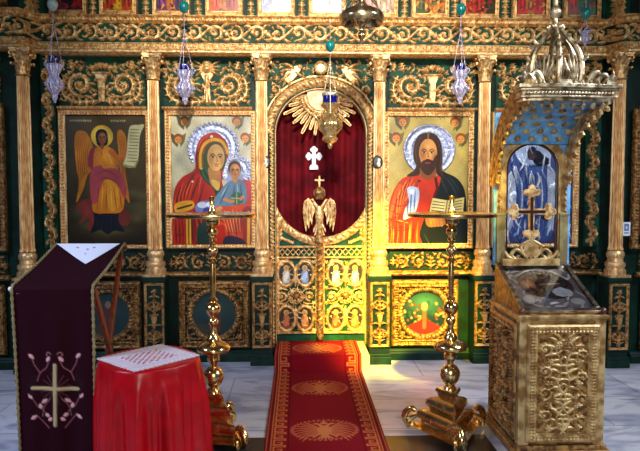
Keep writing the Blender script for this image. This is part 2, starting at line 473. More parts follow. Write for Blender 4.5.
def prof_lo(cv):
    v = (cv.Y-43.6)/11.6
    h = np.interp(v, [0, .06, .12, .18, .45, .5, .56, .62, .8, .86, 1], [0, .02, .02, .03, .035, .055, .06, .05, .075, .09, .09])
    h += .02*(np.sin(cv.X*2*PI/3.0) > 0)*((v > .18) & (v < .46))
    h += .012*np.abs(np.sin(cv.X*PI/2.3))*((v > .62) & (v < .82))
    cv.H = h
strip('dentil_moulding', 43.6, 55.2, 6.07, prof_lo, k=3, back=.02)

# pilasters of foliage between the top row icons
TOPX = [73, 122, 174, 226, 277, 327, 378, 428, 477, 527, 577]
def draw_pil(w):
    def f(cv):
        x0, y0, x1, y1 = cv.b; xc = (x0+x1)/2
        y = y1+1
        while y > y0-4:
            cv.acanthus(xc, y, -PI/2, 8, w, .03, 2); y -= 5.6
        cv.stroke([(xc, y0), (xc, y1)], w*.5, .018)
    return f
PILX = [97, 149, 200.5, 252, 302, 353, 403, 452.5, 502, 552]
for x in PILX: strip('foliage_pilaster', -30, 18, 6.1, draw_pil(1.3), (GREEN, GOLD), x0=x-4.6, x1=x+4.6, gthr=.003, k=2.2)
for x in (41, 606): strip('corner_pilaster', -30, 18, 6.1, draw_pil(2.3), (GREEN, GOLD), x0=x-8, x1=x+8, gthr=.003)

# ---- carved upper panels
def up_panel(kind):
    def f(cv):
        x0, y0, x1, y1 = cv.b; c = (x0+x1)/2; w = (x1-x0)/2; B = y1-4.5
        h = .045
        for s in (-1, 1):
            X = lambda u: c+s*u
            cv.scroll(X(w*.5), 86, 11.5, (PI/2 if s > 0 else PI/2), -s, h, 1.35, w=1.7, step=.45)
            pts = sp([(X(2), B-1), (X(w*.3), B), (X(w*.62), B), (X(w*.86), B-6), (X(w*.9), 86), (X(w*.8), 76)], 6)
            cv.stroke(pts, [1.6, 2.2, 1.2], h)
            for i in range(3, len(pts)-1, 3):
                a = math.atan2(pts[i+1][1]-pts[i][1], pts[i+1][0]-pts[i][0])
                cv.leaf(pts[i][0], pts[i][1], a+.7, 5.5, 1.5, h, .5); cv.leaf(pts[i][0], pts[i][1], a-.7, 5.5, 1.5, h, -.5)
            cv.acanthus(X(w*.66), 72, -PI/2+s*.25, 11, 1.5, h, 3)
            cv.leaf(X(w*.5), 72, -PI/2-s*.9, 7, 1.4, h, s*.5)
            cv.leaf(X(w*.2), B-2, -PI/2+s*.8, 13, 1.6, h, s*.9); cv.leaf(X(w*.15), 86, -PI/2+s*1.1, 9, 1.4, h, s*1.0)
            cv.leaf(X(w*.12), 92, -s*.1 if s > 0 else PI+.1, 8, 1.4, h, -s*.9)
            cv.rosette(X(w*.9), 64, 3.2, h)
        if kind == 0:
            cv.poly([(c-2.5, B), (c+2.5, B), (c+3, 84), (c+6, 76), (c-6, 76), (c-3, 84)], h=h*.9, smooth=False)
            cv.stroke([(c-8, 75), (c+8, 75)], 1.8, h*1.2)
            for i, u in enumerate((-8.5, -4, 0, 4, 8.5)): cv.rosette(c+u, 70-3*math.cos(u/6), 3.4, h*1.4)
        if kind == 1:
            cv.poly([(c-7, 66), (c+7, 66), (c+6, 76), (c+2.5, 84), (c+3, B), (c-3, B), (c-2.5, 84), (c-6, 76)], h=h*.6)
            cv.ell(c, 70, 4.3, 5, h*1.5); cv.ell(c, 64.5, 5, 3, h*1.5)
            for s in (-1, 1):
                for q in range(4): cv.leaf(c+s*4, 68+q*1.6, (0 if s > 0 else PI)-s*(.8-.35*q), 11-q, 1.2, h, s*.3)
            cv.stroke([(c, 78), (c, B)], [2.6, 1.6, 2.6], h*1.1)
        cv.filler(420, h*.75, (4, 7), 1.25, seed=kind, box=(x0, 62, x1, y1-2))
    return f
for x0, x1, kd, dd in ((61.5, 147, 0, None), (165, 252, 1, None), (388, 474, 0, None), (494, 600, 1, None), (-40, 13, 0, wing), (628, 690, 1, wing)):
    strip('carved_panel', 57, 107.5, 6.2, up_panel(kd), (GREEN, GOLD), x0=x0, x1=x1, gthr=.004, yo=dd, k=2.3, back=.03)
    strip('ledge_moulding', 107.2, 110.6, 6.18, lambda cv: setattr(cv, 'H', .02+.02*np.sin((cv.Y-107)/3.4*PI)+.006*np.sin(cv.X*2)), GOLD2, x0=x0-1, x1=x1+1, yo=dd)

# ---- arch over the royal doors
AC = (321, 134); AR = 45.5
def draw_arch(cv):
    for s in (-1, 1):
        X = lambda u: 321+s*u
        # carved figure with wings
        cv.poly([(X(20), 70), (X(24), 66), (X(31), 70), (X(37), 77), (X(33), 83), (X(27), 80)], h=.03)
        cv.ell(X(21), 67, 2.6, 2.8, .045)
        cv.leaf(X(26), 70, (-.75 if s > 0 else PI+.75), 15, 2.2, .045, s*.5); cv.leaf(X(28), 71, (-.2 if s > 0 else PI+.2), 13, 1.8, .04, s*.4)
        cv.leaf(X(25), 73, (PI-.5 if s > 0 else .5), 12, 1.6, .045, 0); cv.leaf(X(30), 74, (.5 if s > 0 else PI-.5), 15, 2.0, .045, s*.3)
        cv.leaf(X(33), 79, (.9 if s > 0 else PI-.9), 9, 1.7, .04, s*.2); cv.leaf(X(30), 80, (1.2 if s > 0 else PI-1.2), 8, 1.6, .04, 0)
        cv.scroll(X(45), 90, 5, PI/2, s, .035, 1.2, w=1); cv.leaf(X(46), 100, PI/2, 9, 1.2, .03, s*.3); cv.acanthus(X(44), 82, -PI/2, 8, 1.1, .03, 2)
        cv.rosette(X(48), 64, 3, .03)
        cv.stroke([(X(49.2), 120), (X(49.2), 346)], 1.9, .03)
        y = 122
        while y < 346:
            cv.stroke(sp([(X(47.6), y), (X(50.6), y+2), (X(47.6), y+4)], 4), 1.1, .045); y += 4
    cv.filler(260, .02, (3, 5), .9, box=(269, 58, 373, 106), seed=3)
    d = np.hypot(cv.X-321, cv.Y-134); up = cv.Y < 134
    cv.H[(d < 46.5)] = 0
    u = (d-51.8)/4.3
    th = np.arctan2(cv.Y-134, cv.X-321)
    h = .05*np.sqrt(np.clip(1-u*u, 0, 1))*(.62+.38*np.abs(np.sin(th*24+u*1.2)))
    cv.H = np.where(up & (np.abs(u) < 1), np.maximum(cv.H, h), cv.H)
    cv.H = np.where(up & (np.abs(d-58) < 1), np.maximum(cv.H, .02), cv.H)
    cv.cut = ((np.abs(cv.X-321) < AR) & (cv.Y >= 134)) | (d < AR)
strip('arch_surround', 56, 346, 6.19, draw_arch, (GREEN, GOLD), x0=268, x1=373.5, gthr=.004, yo=None, k=2.6, back=.03)
mb = MB()
mb.lathe([(.001, 0), (.05, 0), (.062, .012), (.066, .03), (.055, .04), (.04, .032), (.036, .022), (.001, .022)], 32, Matrix.Translation((Xf(321, 6.1), -.07, Zf(67.5, 6.1))) @ Matrix.Rotation(PI/2, 4, 'X'), caps=False)
mb.build('round_boss', GOLD, ICO)
mb = MB()
def soff(i, j):
    n = 60; t = i*n
    if t < 14: px, py = 321-AR, 346-(346-134)*t/14
    elif t > 46: px, py = 321+AR, 134+(346-134)*(t-46)/14
    else:
        a = PI-(t-14)/32*PI; px, py = 321+AR*math.cos(a), 134-AR*math.sin(a)
    return (float(Xf(px, 6.19)), -.01+.2*j, float(Zf(py, 6.19)))
mb.surf(soff, 120, 2); mb.build('arch_lining', GOLD2, ICO, smooth=60, solid=.008)

# ---- garland strips beside the wings
def draw_gar(cv):
    x0, y0, x1, y1 = cv.b; c = (x0+x1)/2
    y = y0+4; s = 1
    while y < y1-8:
        cv.stroke(sp([(c-s*3, y), (c+s*4, y+3), (c+s*3.5, y+8), (c-s*3, y+11), (c-s*4, y+14)], 5), [1.1, 1.7, 1.0], .05)
        cv.ell(c-s*1, y+6, 2, 2, .045); cv.leaf(c, y+9, PI/2-s*.9, 6, 1.4, .045, s*.8); cv.leaf(c, y+4, -PI/2+s*.7, 5, 1.2, .04, -s*.8)
        y += 12; s = -s
    cv.stroke([(c, y0), (c, y1)], 1, .03)
strip('garland_strip', 57, 247, 6.19, draw_gar, (GREEN, GOLD), x0=43.5, x1=58, gthr=.004, yo=None)
strip('garland_strip', 57, 247, 6.19, draw_gar, (GREEN, GOLD), x0=584, x1=599, gthr=.004, yo=None)

# ---- friezes and moulding below the big icons
def draw_lf(cv):
    x0, y0, x1, y1 = cv.b; c = (x0+x1)/2; yc = (y0+y1)/2; w = x1-x0
    for s in (-1, 1):
        cv.scroll(c+s*w*.15, yc+1, 6.4, -PI/2, s, .03, 1.1, w=1.2, step=.6)
        cv.scroll(c+s*w*.36, yc, 6.4, PI/2, s, .03, 1.1, w=1.2, step=.6)
        cv.acanthus(c+s*w*.46, yc+5, -PI/2, 9, 1.1, .03, 2)
        cv.leaf(c+s*w*.25, yc-5, .5 if s > 0 else PI-.5, 10, 1.3, .03, s*.4)
        cv.leaf(c+s*w*.26, yc+6, -.4 if s > 0 else PI+.4, 8, 1.2, .03, -s*.4)
    cv.acanthus(c, yc+8, -PI/2, 13, 1.5, .035, 3)
    cv.filler(220, .02, (3, 5), 1.0)
for x0, x1, yo in ((62, 147, None), (167, 254, None), (390, 472, None), (494, 600, None), (-45, 16, wing), (629, 690, wing)):
    strip('lower_frieze', 252, 270.5, 6.2, draw_lf, (DGREEN, DGOLD), x0=x0, x1=x1, gthr=.003, yo=yo, back=.03, k=2.4)
    strip('lower_moulding', 271, 276, 6.17, lambda cv: setattr(cv, 'H', .03*np.sin((cv.Y-271)/5*PI)+.02), DGOLD, x0=x0-2, x1=x1+2, yo=yo)
    strip('plinth_board', 350, 362, 6.14, lambda cv: setattr(cv, 'H', .03*ss((cv.Y-351)/2)), DGREEN, x0=x0-6, x1=x1+6, yo=yo, k=1)

# ---- dado panels
def draw_dado(cv):
    x0, y0, x1, y1 = cv.b; c = (x0+x1)/2; yc = (y0+y1)/2
    cv.frame(x0+.4, y0+.4, x1-.4, y1-.4, 6.5, .05, 2.6, .02)
    R = min(x1-x0, y1-y0)/2-9
    cv.ring(c, yc, R, R, 3.2, .05, 44, .3)
    for sx in (-1, 1):
        for sy in (-1, 1):
            X, Y = c+sx*(x1-x0-22)/2, yc+sy*(y1-y0-22)/2
            cv.rosette(X, Y, 4, .045)
            cv.leaf(X+sx*2, Y-sy*4, -sy*PI/2, 8, 1.2, .03, 0); cv.leaf(X-sx*4, Y+sy*2, PI if sx > 0 else 0, 8, 1.2, .03, 0)
    for a in range(24): 
        t = a/24*2*PI; cv.leaf(c+(R+2.5)*math.cos(t), yc+(R+2.5)*math.sin(t), t+.5, 4, 1, .025, .4)
def dado(x0, x1, yo, pic, lab):
    o = strip('dado_panel', 280, 347, 6.19, draw_dado, (DGREEN, DGOLD), x0=x0, x1=x1, gthr=.004, yo=yo, back=.02, k=2.3)  # darker gold and green put the lower screen's dimness into the colour
    c = (x0+x1)/2; R = min(x1-x0, 67)/2-9
    cv = Cv(c-R, 313.5-R, c+R, 313.5+R, 2.2, (20, 40, 34)); pic(cv, c, 313.5, R)
    cv.cut = np.hypot(cv.X-c, cv.Y-313.5) > R
    bk = .0+(wing(cv.X) if yo is not None else 0*cv.X)
    m = sheet(cv, 'medallion_painting', PAINT, wallfn(6.182, yo), o, color=True); tag(m, lab)
def pic_tree(cv, c, y, R):
    cv.ell(c, y-R*.4, R*.9, R*.6, col=(58, 108, 84), soft=.3)
    for i in range(70):
        a = rng.uniform(0, 2*PI); r = R*rng.uniform(.25, .9)
        cv.ell(c+r*math.cos(a), y+r*math.sin(a)*.8, 1.4, 1.4, col=[(150, 120, 70), (40, 80, 50), (110, 60, 40)][i % 3])
    cv.poly([(c-R*.75, y+R*.62), (c-4, y+R*.3), (c, y), (c+4, y+R*.3), (c+R*.7, y+R*.65), (c, y+R*.98)], col=(178, 34, 24))
    cv.stroke([(c, y+R*.6), (c, y-R*.3)], 2, col=(120, 80, 50)); cv.ell(c, y-R*.25, 3.5, 4.5, col=(176, 120, 80))
    cv.ell(c, y-R*.32, 2, 2.2, col=(206, 160, 116))
def pic_dark(cv, c, y, R):
    cv.ell(c, y, R, R, col=(28, 52, 50)); cv.ell(c, y-R*.2, R*.8, R*.5, col=(44, 70, 66), soft=.3)
    cv.poly([(c-6, y+R*.7), (c-5, y-2), (c, y-8), (c+5, y-2), (c+6, y+R*.7)], col=(92, 50, 40)); cv.ell(c, y-10, 3, 3.6, col=(150, 110, 80))
    cv.poly([(c-R*.8, y+R*.5), (c-8, y+R*.4), (c-3, y+R*.9)], col=(60, 60, 44))
dado(72, 140, None, pic_dark, 'round painting with a dim figure in the leftmost full panel')
dado(177, 249.5, None, pic_dark, 'dark round painting with a standing figure')
dado(392, 459, None, pic_tree, 'round painting of a green tree over a red base')
dado(503, 575, None, pic_dark, 'round painting low behind the shrine')
dado(-45, 13, wing, pic_dark, 'dark round painting at the left end')
dado(632, 690, wing, pic_dark, 'dark round painting at the right end')

# ================================================================ columns
def capital_mesh(z0, h):
    mb = MB(); r = .055
    mb.lathe([(r, 0), (r+.012, .004), (r+.012, .012), (r-.002, .018), (r-.004, .1*h/.24), (r+.01, .8*h), (r+.03, .88*h)], 24, Matrix.Translation((0, 0, z0)))
    def leafat(a, zb, L, r0, w):
        prof = [(r0, 0), (r0+.008, .35*L), (r0+.014, .7*L), (r0+.034, .95*L), (r0+.052, .97*L), (r0+.056, .84*L)]
        ws = [w*.8, w, w*1.05, w*.8, w*.5, w*.1]
        def f(u, v):
            i = v*5; k = min(4, int(i)); t = i-k
            rr = prof[k][0]*(1-t)+prof[k+1][0]*t; zz = prof[k][1]*(1-t)+prof[k+1][1]*t; ww = ws[k]*(1-t)+ws[k+1]*t
            s = (u-.5)*2; ww *= (1+.18*math.sin(v*26)); rr += .010*(1-abs(s))-.004*abs(math.sin(v*13))
            x = rr; y = s*ww
            return (x*math.cos(a)-y*math.sin(a), x*math.sin(a)+y*math.cos(a), z0+zb+zz)
        mb.surf(f, 4, 10)
        def g(u, v):
            x, y, z = f(1-u, v); return (x*.93, y*.93, z-.003)
        mb.surf(g, 4, 10)
    for i in range(8): leafat(i*PI/4, .015, .42*h, r-.004, .022)
    for i in range(8): leafat(i*PI/4+PI/8, .03, .66*h, r-.006, .022)
    for i in range(4):
        a = PI/4+i*PI/2; d = Vector((math.cos(a), math.sin(a), 0)); w = Vector((-math.sin(a), math.cos(a), 0))
        pts = []
        for k in range(16):
            t = k/15*2.2*PI; rr = .024*(1-k/20)
            pts.append(d*(.098+rr*math.sin(t))+Vector((0, 0, z0+.8*h+rr*math.cos(t))))
        mb.tube([d*.06+Vector((0, 0, z0+.5*h)), d*.075+Vector((0, 0, z0+.7*h))]+pts, .009, 6)
    n = 4
    for (s, a, b) in ((.098, .86, .92), (.108, .92, 1.0)):
        pts = []
        for i in range(4):
            a0 = PI/4+i*PI/2
            for q in (-.1, .1): pts.append((s*1.2*math.cos(a0+q), s*1.2*math.sin(a0+q)))
            am = a0+PI/4
            for q in (-.35, 0, .35): pts.append((s*(.86-.04*(q == 0))*math.cos(am+q), s*(.86-.04*(q == 0))*math.sin(am+q)))
        m = len(pts)
        vs = [(x, y, z0+a*h) for x, y in pts]+[(x, y, z0+b*h) for x, y in pts]
        mb.add(vs, [tuple(range(m))[::-1], tuple(range(m, 2*m))]+[(i, (i+1) % m, (i+1) % m+m, i+m) for i in range(m)])
    for a in (0, PI/2, PI, -PI/2):
        mb.ball((.092*math.cos(a), .092*math.sin(a), z0+.93*h), .016, 1, 10)
    return mb
DC = 6.07
zt, zs, zb, zp = [float(Zf(y, DC)) for y in (55.5, 81, 249, 273)]
COLS = [(26.5, 5.87, 'gilded fluted column at the left wing, dimmest of all the columns'),
        (155, DC, 'gilded fluted column between the winged figure icon and the mother and child icon'),
        (262, DC, 'gilded fluted column directly left of the arched doorway'),
        (379, DC, 'gilded fluted column directly right of the arched doorway, lit yellow at its foot'),
        (483, DC, 'gilded fluted column between the bearded man icon and the canopied shrine'),
        (616.5, 5.87, 'gilded fluted column at the far right behind the shrine')]
def make_column():
    t = thing('gilded_column', COLS[0][2], 'column', (0, 0, 0), 'fluted columns of the icon screen')
    mb = MB(); n = 10
    prof = [(.068, zb), (.072, zb+.012), (.064, zb+.03)]+[(.064-.009*k/8, zb+.04+(zs-zb-.05)*k/8) for k in range(9)]
    mb.lathe(prof, 144, flute=18, fd=.2); mb.build('shaft', GOLD2, t, smooth=30)
    capital_mesh(zs-.005, zt-zs).build('capital', GOLD, t, smooth=50)
    mb = MB(); H = zb-zp; q = lambda r, f: (r, zp+H*f)
    mb.lathe([q(.098, .0), q(.1, .08), q(.098, .2), q(.086, .24), q(.084, .3), q(.092, .34), q(.094, .42), q(.09, .5), q(.074, .54), q(.07, .68), q(.078, .72), q(.084, .8), q(.08, .9), q(.068, .98)], 40)
    mb.box(-.105, .105, -.105, .105, zp-.02, zp+.005)
    mb.build('base', GOLD2, t, smooth=40)
    mb = MB(); zz = [float(Zf(y, 5.97)) for y in (277, 351)]
    mb.box(-.1, .1, -.09, .12, .1, zz[0]-.01); mb.box(-.118, .118, -.112, .12, zz[0]-.025, zp-.018)
    mb.box(-.112, .112, -.104, .12, zz[0]-.045, zz[0]-.025)
    pd = mb.build('pedestal', DGREEN, t, smooth=0, bevel=.004)
    cv = Cv(0, 0, 20, 68, 2.4); h = .03
    cv.frame(.3, .3, 19.7, 67.7, 2.6, .02)
    cv.stroke([(10, 64), (10, 8)], [1.4, .9, 1.1], h*.9)
    cv.poly([(7, 34), (13, 34), (12, 40), (10.8, 46), (9.2, 46), (8, 40)], h=h, smooth=False); cv.stroke([(6.5, 33), (13.5, 33)], 1.1, h)
    cv.rosette(10, 9, 3, h); cv.acanthus(10, 32, -PI/2, 14, 1.3, h, 3); cv.acanthus(10, 64, -PI/2, 12, 1.3, h, 3)
    for s in (-1, 1):
        cv.scroll(10+s*3.6, 54, 3.3, PI/2, -s, h, 1.1, w=.8, leaves=False); cv.scroll(10+s*3.8, 24, 3, -PI/2, s, h, 1.1, w=.8, leaves=False)
        cv.leaf(10, 44, -PI/2+s*1.1, 7, 1, h, s*.6); cv.leaf(10, 14, -PI/2+s*1.3, 6, 1, h, s*.9); cv.leaf(10, 48, PI/2-s*.9, 7, 1, h, -s*.4)
    z1, z0 = zz[0]-.05, zz[1]+.03
    sheet(cv, 'carved_panel', (DGREEN, DGOLD), lambda X, Y, H: ((X-10)*.0098, -.095-H, z1-(z1-z0)*Y/68), pd, back=-.08, gthr=.0035)
    mb = MB(); mb.box(-.115, .115, -.115, .12, .0, .075); mb.box(-.108, .108, -.105, .12, .075, .105)
    mb.build('plinth', DGREEN, t, smooth=0, bevel=.005)
    return t
c0 = make_column()
for i, (px, d, lb) in enumerate(COLS):
    c = c0 if i == 0 else copy_tree(c0)
    c.location = (float(Xf(px, d)), CY+d, 0); c['label'] = lb

# ================================================================ curtain, sunburst, little cross
mb = MB()
def cur(u, v):
    x = float(Xf(262, 6.4))+u*(float(Xf(380, 6.4))-float(Xf(262, 6.4))); z = .2+v*(float(Zf(78, 6.4))-.2)
    return (x, .24+.018*math.sin(u*62+.6*math.sin(v*3))+.01*math.sin(u*23+1), z)
mb.surf(cur, 160, 12); cu = mb.build('curtain', VELRED, smooth=180, solid=.006)
tag(cu, 'dark crimson curtain hanging in folds behind the arched doorway', 'curtain')
mb = MB(); cx, cz = float(Xf(314, 6.38)), float(Zf(158, 6.38))
def flat_cross(mb, x, z, w, hh, t, y0, y1, r):
    mb.box(x-t, x+t, y0-.003, y1, z-hh, z+hh*1.0); mb.box(x-w, x+w, y0-.004, y1, z+hh*.18-t, z+hh*.18+t)
    for (a, b) in ((0, hh*.95), (0, -hh*.95), (-w*.95, hh*.18), (w*.95, hh*.18)):
        mb.lathe([(r, y0-.001), (r, y1)], 16, Matrix.Translation((x+a, 0, z+b)) @ Matrix(((1, 0, 0, 0), (0, 0, 1, 0), (0, -1, 0, 0), (0, 0, 0, 1))))
        for s in (-1, 1):
            dx, dz = (s*r*.8, 0) if a == 0 else (0, s*r*.8)
            mb.lathe([(r*.75, y0-.002-.0007*s), (r*.75, y1)], 12, Matrix.Translation((x+a*.9+dx, 0, z+b*.9+(0 if a == 0 else hh*.018)+dz)) @ Matrix(((1, 0, 0, 0), (0, 0, 1, 0), (0, -1, 0, 0), (0, 0, 0, 1))))
flat_cross(mb, cx, cz, .062, .1, .02, .196, .214, .026)
mb.box(cx-.045, cx+.045, .19, .214, cz-.118, cz-.088)
o = mb.build('cross', WHITE, smooth=0); tag(o, 'small white budded cross on the red curtain in the arch', 'cross')

SB = thing('sunburst', 'gilded sunburst of carved rays at the top of the arched doorway', 'sunburst', (float(Xf(321, 6.22)), .05, float(Zf(97, 6.22))))
k = .00995
for i in range(19):
    a = PI*(1.03)+ (i/18)*PI*.94; L = (38, 33, 41, 34)[i % 4]*(1.0 if i % 18 else .8)
    mb = MB(); r0, r1 = 15*k, L*k
    pts = []
    for s in (-1, 1):
        q = []
        for j in range(8):
            t = j/7; r = r0+(r1-r0)*t; w = (.016+.014*t+.004*math.sin(t*14))*(1 if t < .97 else .5)
            aa = a; q.append((r*math.cos(aa)-s*w*math.sin(aa)*.6, r*math.sin(aa)+s*w*math.cos(aa)*.6))
        pts += q if s < 0 else q[::-1]
    o_ = origin(SB)
    mb.prism([(p[0]+o_.x, p[1]+o_.z) for p in pts], o_.y-.012-(.01 if i % 2 else 0), o_.y+.01)
    mb.tube([(o_.x+r*math.cos(a), o_.y-.02-(.008 if i % 2 else 0), o_.z+r*math.sin(a)) for r in np.linspace(r0, r1*.98, 6)], [.006, .011, .009], 6)
    mb.build('ray', GOLD, SB)
mb = MB(); o_ = origin(SB)
for rr, w in ((15.5, .024), (19, .018)):
    n = 26
    for i in range(n):
        a = PI+PI*(i+.5)/n; mb.ball((o_.x+rr*k*math.cos(a), o_.y-.035, o_.z+rr*k*math.sin(a)), w, 1, 10)
mb.build('cloud_ring', GOLD, SB)
mb = MB(); mb.prism([(o_.x+14*k*math.cos(PI+PI*i/20), o_.z+14*k*math.sin(PI+PI*i/20)) for i in range(21)]+[(o_.x+13*k, o_.z+.1), (o_.x-13*k, o_.z+.1)], o_.y-.03, o_.y+.01)
cvc = mb.build('centre_panel', M_('cream_paint', (222, 206, 160), (190, 150, 90), ro=.4, ns=14), SB)
mb = MB(); mb.box(o_.x-.42, o_.x+.42, o_.y-.005, o_.y+.03, o_.z+.0, o_.z+.03); mb.build('support_bar', DGOLD, SB)

# ================================================================ royal doors
def door_leaf(side):
    s = side; x0, x1 = (276.3, 317.5) if s < 0 else (322.5, 365.7)
    t = thing('royal_door', ('left leaf of the low carved royal doors, dimmer and more shadowed' if s < 0 else 'right leaf of the low carved royal doors, glowing yellow green'), 'door', (float(Xf(x0 if s < 0 else x1, 6.3)), .1, .16), 'royal door leaves')
    cv = Cv(x0, 192, x1, 341, 2.6); c = (x0+x1)/2; h = .03
    d = np.hypot(cv.X-321, cv.Y-190)
    cv.cut = (d < 46.8) & True
    u = (d-51)/4.2; th = np.arctan2(cv.Y-190, cv.X-321)
    cv.H = np.maximum(cv.H, .035*np.sqrt(np.clip(1-u*u, 0, 1))*(.55+.45*np.abs(np.sin(th*22+u))))
    xe = x0 if s < 0 else x1
    cv.stroke([(xe-s*1.3, 200), (xe-s*1.3, 341)], 1.6, h); cv.stroke([((x1 if s < 0 else x0)+s*1, 244), ((x1 if s < 0 else x0)+s*1, 333)], 1.3, h)
    for j in range(6): cv.leaf(xe-s*4, 240-j*4, -PI/2-s*.5, 5, 1.2, h*.8, s*.6); cv.rosette(xe-s*(5+j*2.2), 238+j*.9, 1.8, h*.9)
    for y in (246.8, 257.4): cv.stroke([(x0, y), (x1, y)], 1.1, h*1.1)
    for j in range(7):
        xa = x0+3+j*(x1-x0-6)/6.5
        cv.stroke([(xa-2.6, 249), (xa+2.6, 255.2)], .55, h*.7); cv.stroke([(xa+2.6, 249), (xa-2.6, 255.2)], .55, h*.7)
    cx2 = (286, 304.7) if s < 0 else (336, 355.2)
    for yy in (273.4, 318):
        for xx in cx2:
            cv.ring(xx, yy, 8.6, 12.2, 1.7, h, 0)
            for q in range(12): a = q/12*2*PI; cv.leaf(xx+9.3*math.cos(a), yy+13*math.sin(a), a+.8, 3, .8, h*.7, .5)
    cm = sum(cx2)/2
    for q in range(8): a = q/8*2*PI+.2; cv.acanthus(cm+3*math.cos(a), 296+2.4*math.sin(a), a, 8, 1, h*.85, 2)
    for sx in (-1, 1):
        cv.scroll(cm+sx*14, 296, 4.6, PI/2, sx, h*.9, 1.2, w=.9); cv.leaf(cm+sx*8, 290, -.5 if sx > 0 else PI+.5, 9, 1, h, sx*.6); cv.leaf(cm+sx*8, 302, .5 if sx > 0 else PI-.5, 9, 1, h, -sx*.6)
        cv.scroll(cm+sx*14, 262, 3, PI/2, sx, h*.9, 1.1, w=.7, leaves=False)
    cv.acanthus(cm, 286, -PI/2, 20, 1.1, h, 3); cv.acanthus(cm, 306, PI/2, 20, 1.1, h, 3)
    for xx in (x0+4, x1-4):
        for yy in (262, 288, 303, 330): cv.rosette(xx, yy, 2.2, h*.9)
    cv.stroke([(x0, 332.5), (x1, 332.5)], .9, h)
    cv.filler(260, h*.6, (3, 5), .8, box=(x0, 244, x1, 332), seed=4)
    cv.H[cv.Y > 333.5] = 0
    pn = sheet(cv, 'door_panel', (GREEN, GOLD), wallfn(6.3), t, back=.15, gthr=.004)
    for yy in (273.4, 318):
        for n_, xx in enumerate(cx2):
            o = Cv(xx-7.4, yy-11, xx+7.4, yy+11, 2.6, (46, 40, 40)); 
            body = [(178, 176, 176), (120, 140, 176), (150, 70, 40), (170, 100, 50)][n_+(0 if yy < 300 else 2)]
            o.ell(xx, yy+9, 8, 5, col=(70, 60, 40)); o.poly([(xx-3.2, yy+9), (xx-3, yy-1), (xx, yy-4), (xx+3, yy-1), (xx+3.4, yy+9)], col=body)
            o.poly([(xx-3, yy+4), (xx+1, yy-2), (xx+3, yy), (xx, yy+8)], col=[min(255, q+40) for q in body]); o.ell(xx, yy-5.5, 2.7, 2.9, col=(196, 160, 70)); o.ell(xx, yy-5.2, 1.7, 2, col=(170, 120, 86))
            o.cut = np.hypot((o.X-xx)/7.2, (o.Y-yy)/10.8) > 1
            m = sheet(o, 'oval_icon', PAINT, wallfn(6.288), pn, color=True)
    mb = MB(); X, Z = float(Xf(cm, 6.26)), float(Zf(296, 6.26))
    mb.ball((X, .068, Z), .027, 1.15, 14); mb.ball((X, .05, Z-.004), .009, 1, 8)
    for sx in (-1, 1): mb.tube([(X+sx*.015, .075, Z), (X+sx*.045, .07, Z+.02), (X+sx*.06, .075, Z-.004)], [.014, .012, .003], 8)
    mb.build('cherub_head', DGOLD, pn)
    if s < 0:
        mb = MB(); xc = float(Xf(320, 6.24)); z0, z1 = float(Zf(341, 6.24)), float(Zf(243, 6.24))
        mb.lathe([(.006, z0), (.03, z0+.03), (.036, z0+.07), (.03, z0+.1)]+[(.03, z1-.02), (.036, z1), (.03, z1+.01)], 20, Matrix.Translation((xc, .04, 0)))
        for ph in (0, PI):
            mb.tube([(xc+.03*math.cos(a_*.9+ph), .04+.03*math.sin(a_*.9+ph), z0+.1+(z1-z0-.13)*a_/60) for a_ in range(61)], .011, 6)
        mb.build('centre_post', DGOLD, t)
    return t
DL = door_leaf(-1); DR = door_leaf(1)
# double-headed eagle finial on the centre post
EG = thing('eagle_finial', 'gilded double-headed eagle with crown and cross above the royal doors', 'finial', (float(Xf(319.5, 6.22)), .04, float(Zf(243, 6.22))))
e0 = origin(EG); e = lambda px, py, dy=0: (float(Xf(px, 6.22)), e0.y+dy, float(Zf(py, 6.22)))
mb = MB(); mb.lathe([(.045, float(Zf(243.5, 6.22))), (.05, float(Zf(241, 6.22))), (.034, float(Zf(238, 6.22))), (.04, float(Zf(233, 6.22))), (.022, float(Zf(228, 6.22)))], 16, Matrix.Translation((e0.x, e0.y, 0))); mb.build('finial_base', DGOLD, EG)
mb = MB(); mb.tube([e(319.5, 230), e(319.5, 222), e(319.5, 213), e(319.5, 206)], [.026, .04, .046, .03], 14)
mb.prism([e(x, y)[::2] for x, y in ((317, 226), (322, 226), (325, 236), (319.5, 233), (314, 236))], e0.y-.012, e0.y+.012)
for s in (-1, 1):
    mb.tube([e(319.5+s*2, 208), e(319.5+s*5, 203), e(319.5+s*7, 199.5), e(319.5+s*10, 200)], [.022, .016, .016, .003], 10)
    mb.tube([e(319.5+s*2, 224), e(319.5+s*5, 229, -.01), e(319.5+s*6, 232, -.02)], [.016, .012, .006], 8)
mb.build('eagle_body', GOLD, EG)
for s in (-1, 1):
    mb = MB()
    out = [(4, 210), (7, 203), (11, 198), (15, 201), (16, 210), (15.6, 222), (13.5, 232), (12, 224), (10.5, 229), (9.5, 220), (7.5, 225), (6.5, 216)]
    mb.prism([e(319.5+s*x, y)[::2] for x, y in out], e0.y-.008, e0.y+.012)
    for (xa, ya, xb, yb) in ((8, 204, 7, 221), (10.5, 201, 10, 226), (13, 201, 13, 230), (15, 203, 15.4, 222)):
        mb.tube([e(319.5+s*xa, ya, -.01), e(319.5+s*(xa+.6), (ya+yb)/2, -.016), e(319.5+s*xb, yb, -.008)], [.012, .013, .004], 6)
    mb.build('wing', GOLD, EG)
mb = MB(); mb.ball(e(319.5, 193), .055, .95, 18); mb.lathe([(.036, 0), (.044, .01), (.036, .025)], 18, Matrix.Translation(e(319.5, 199.5)))
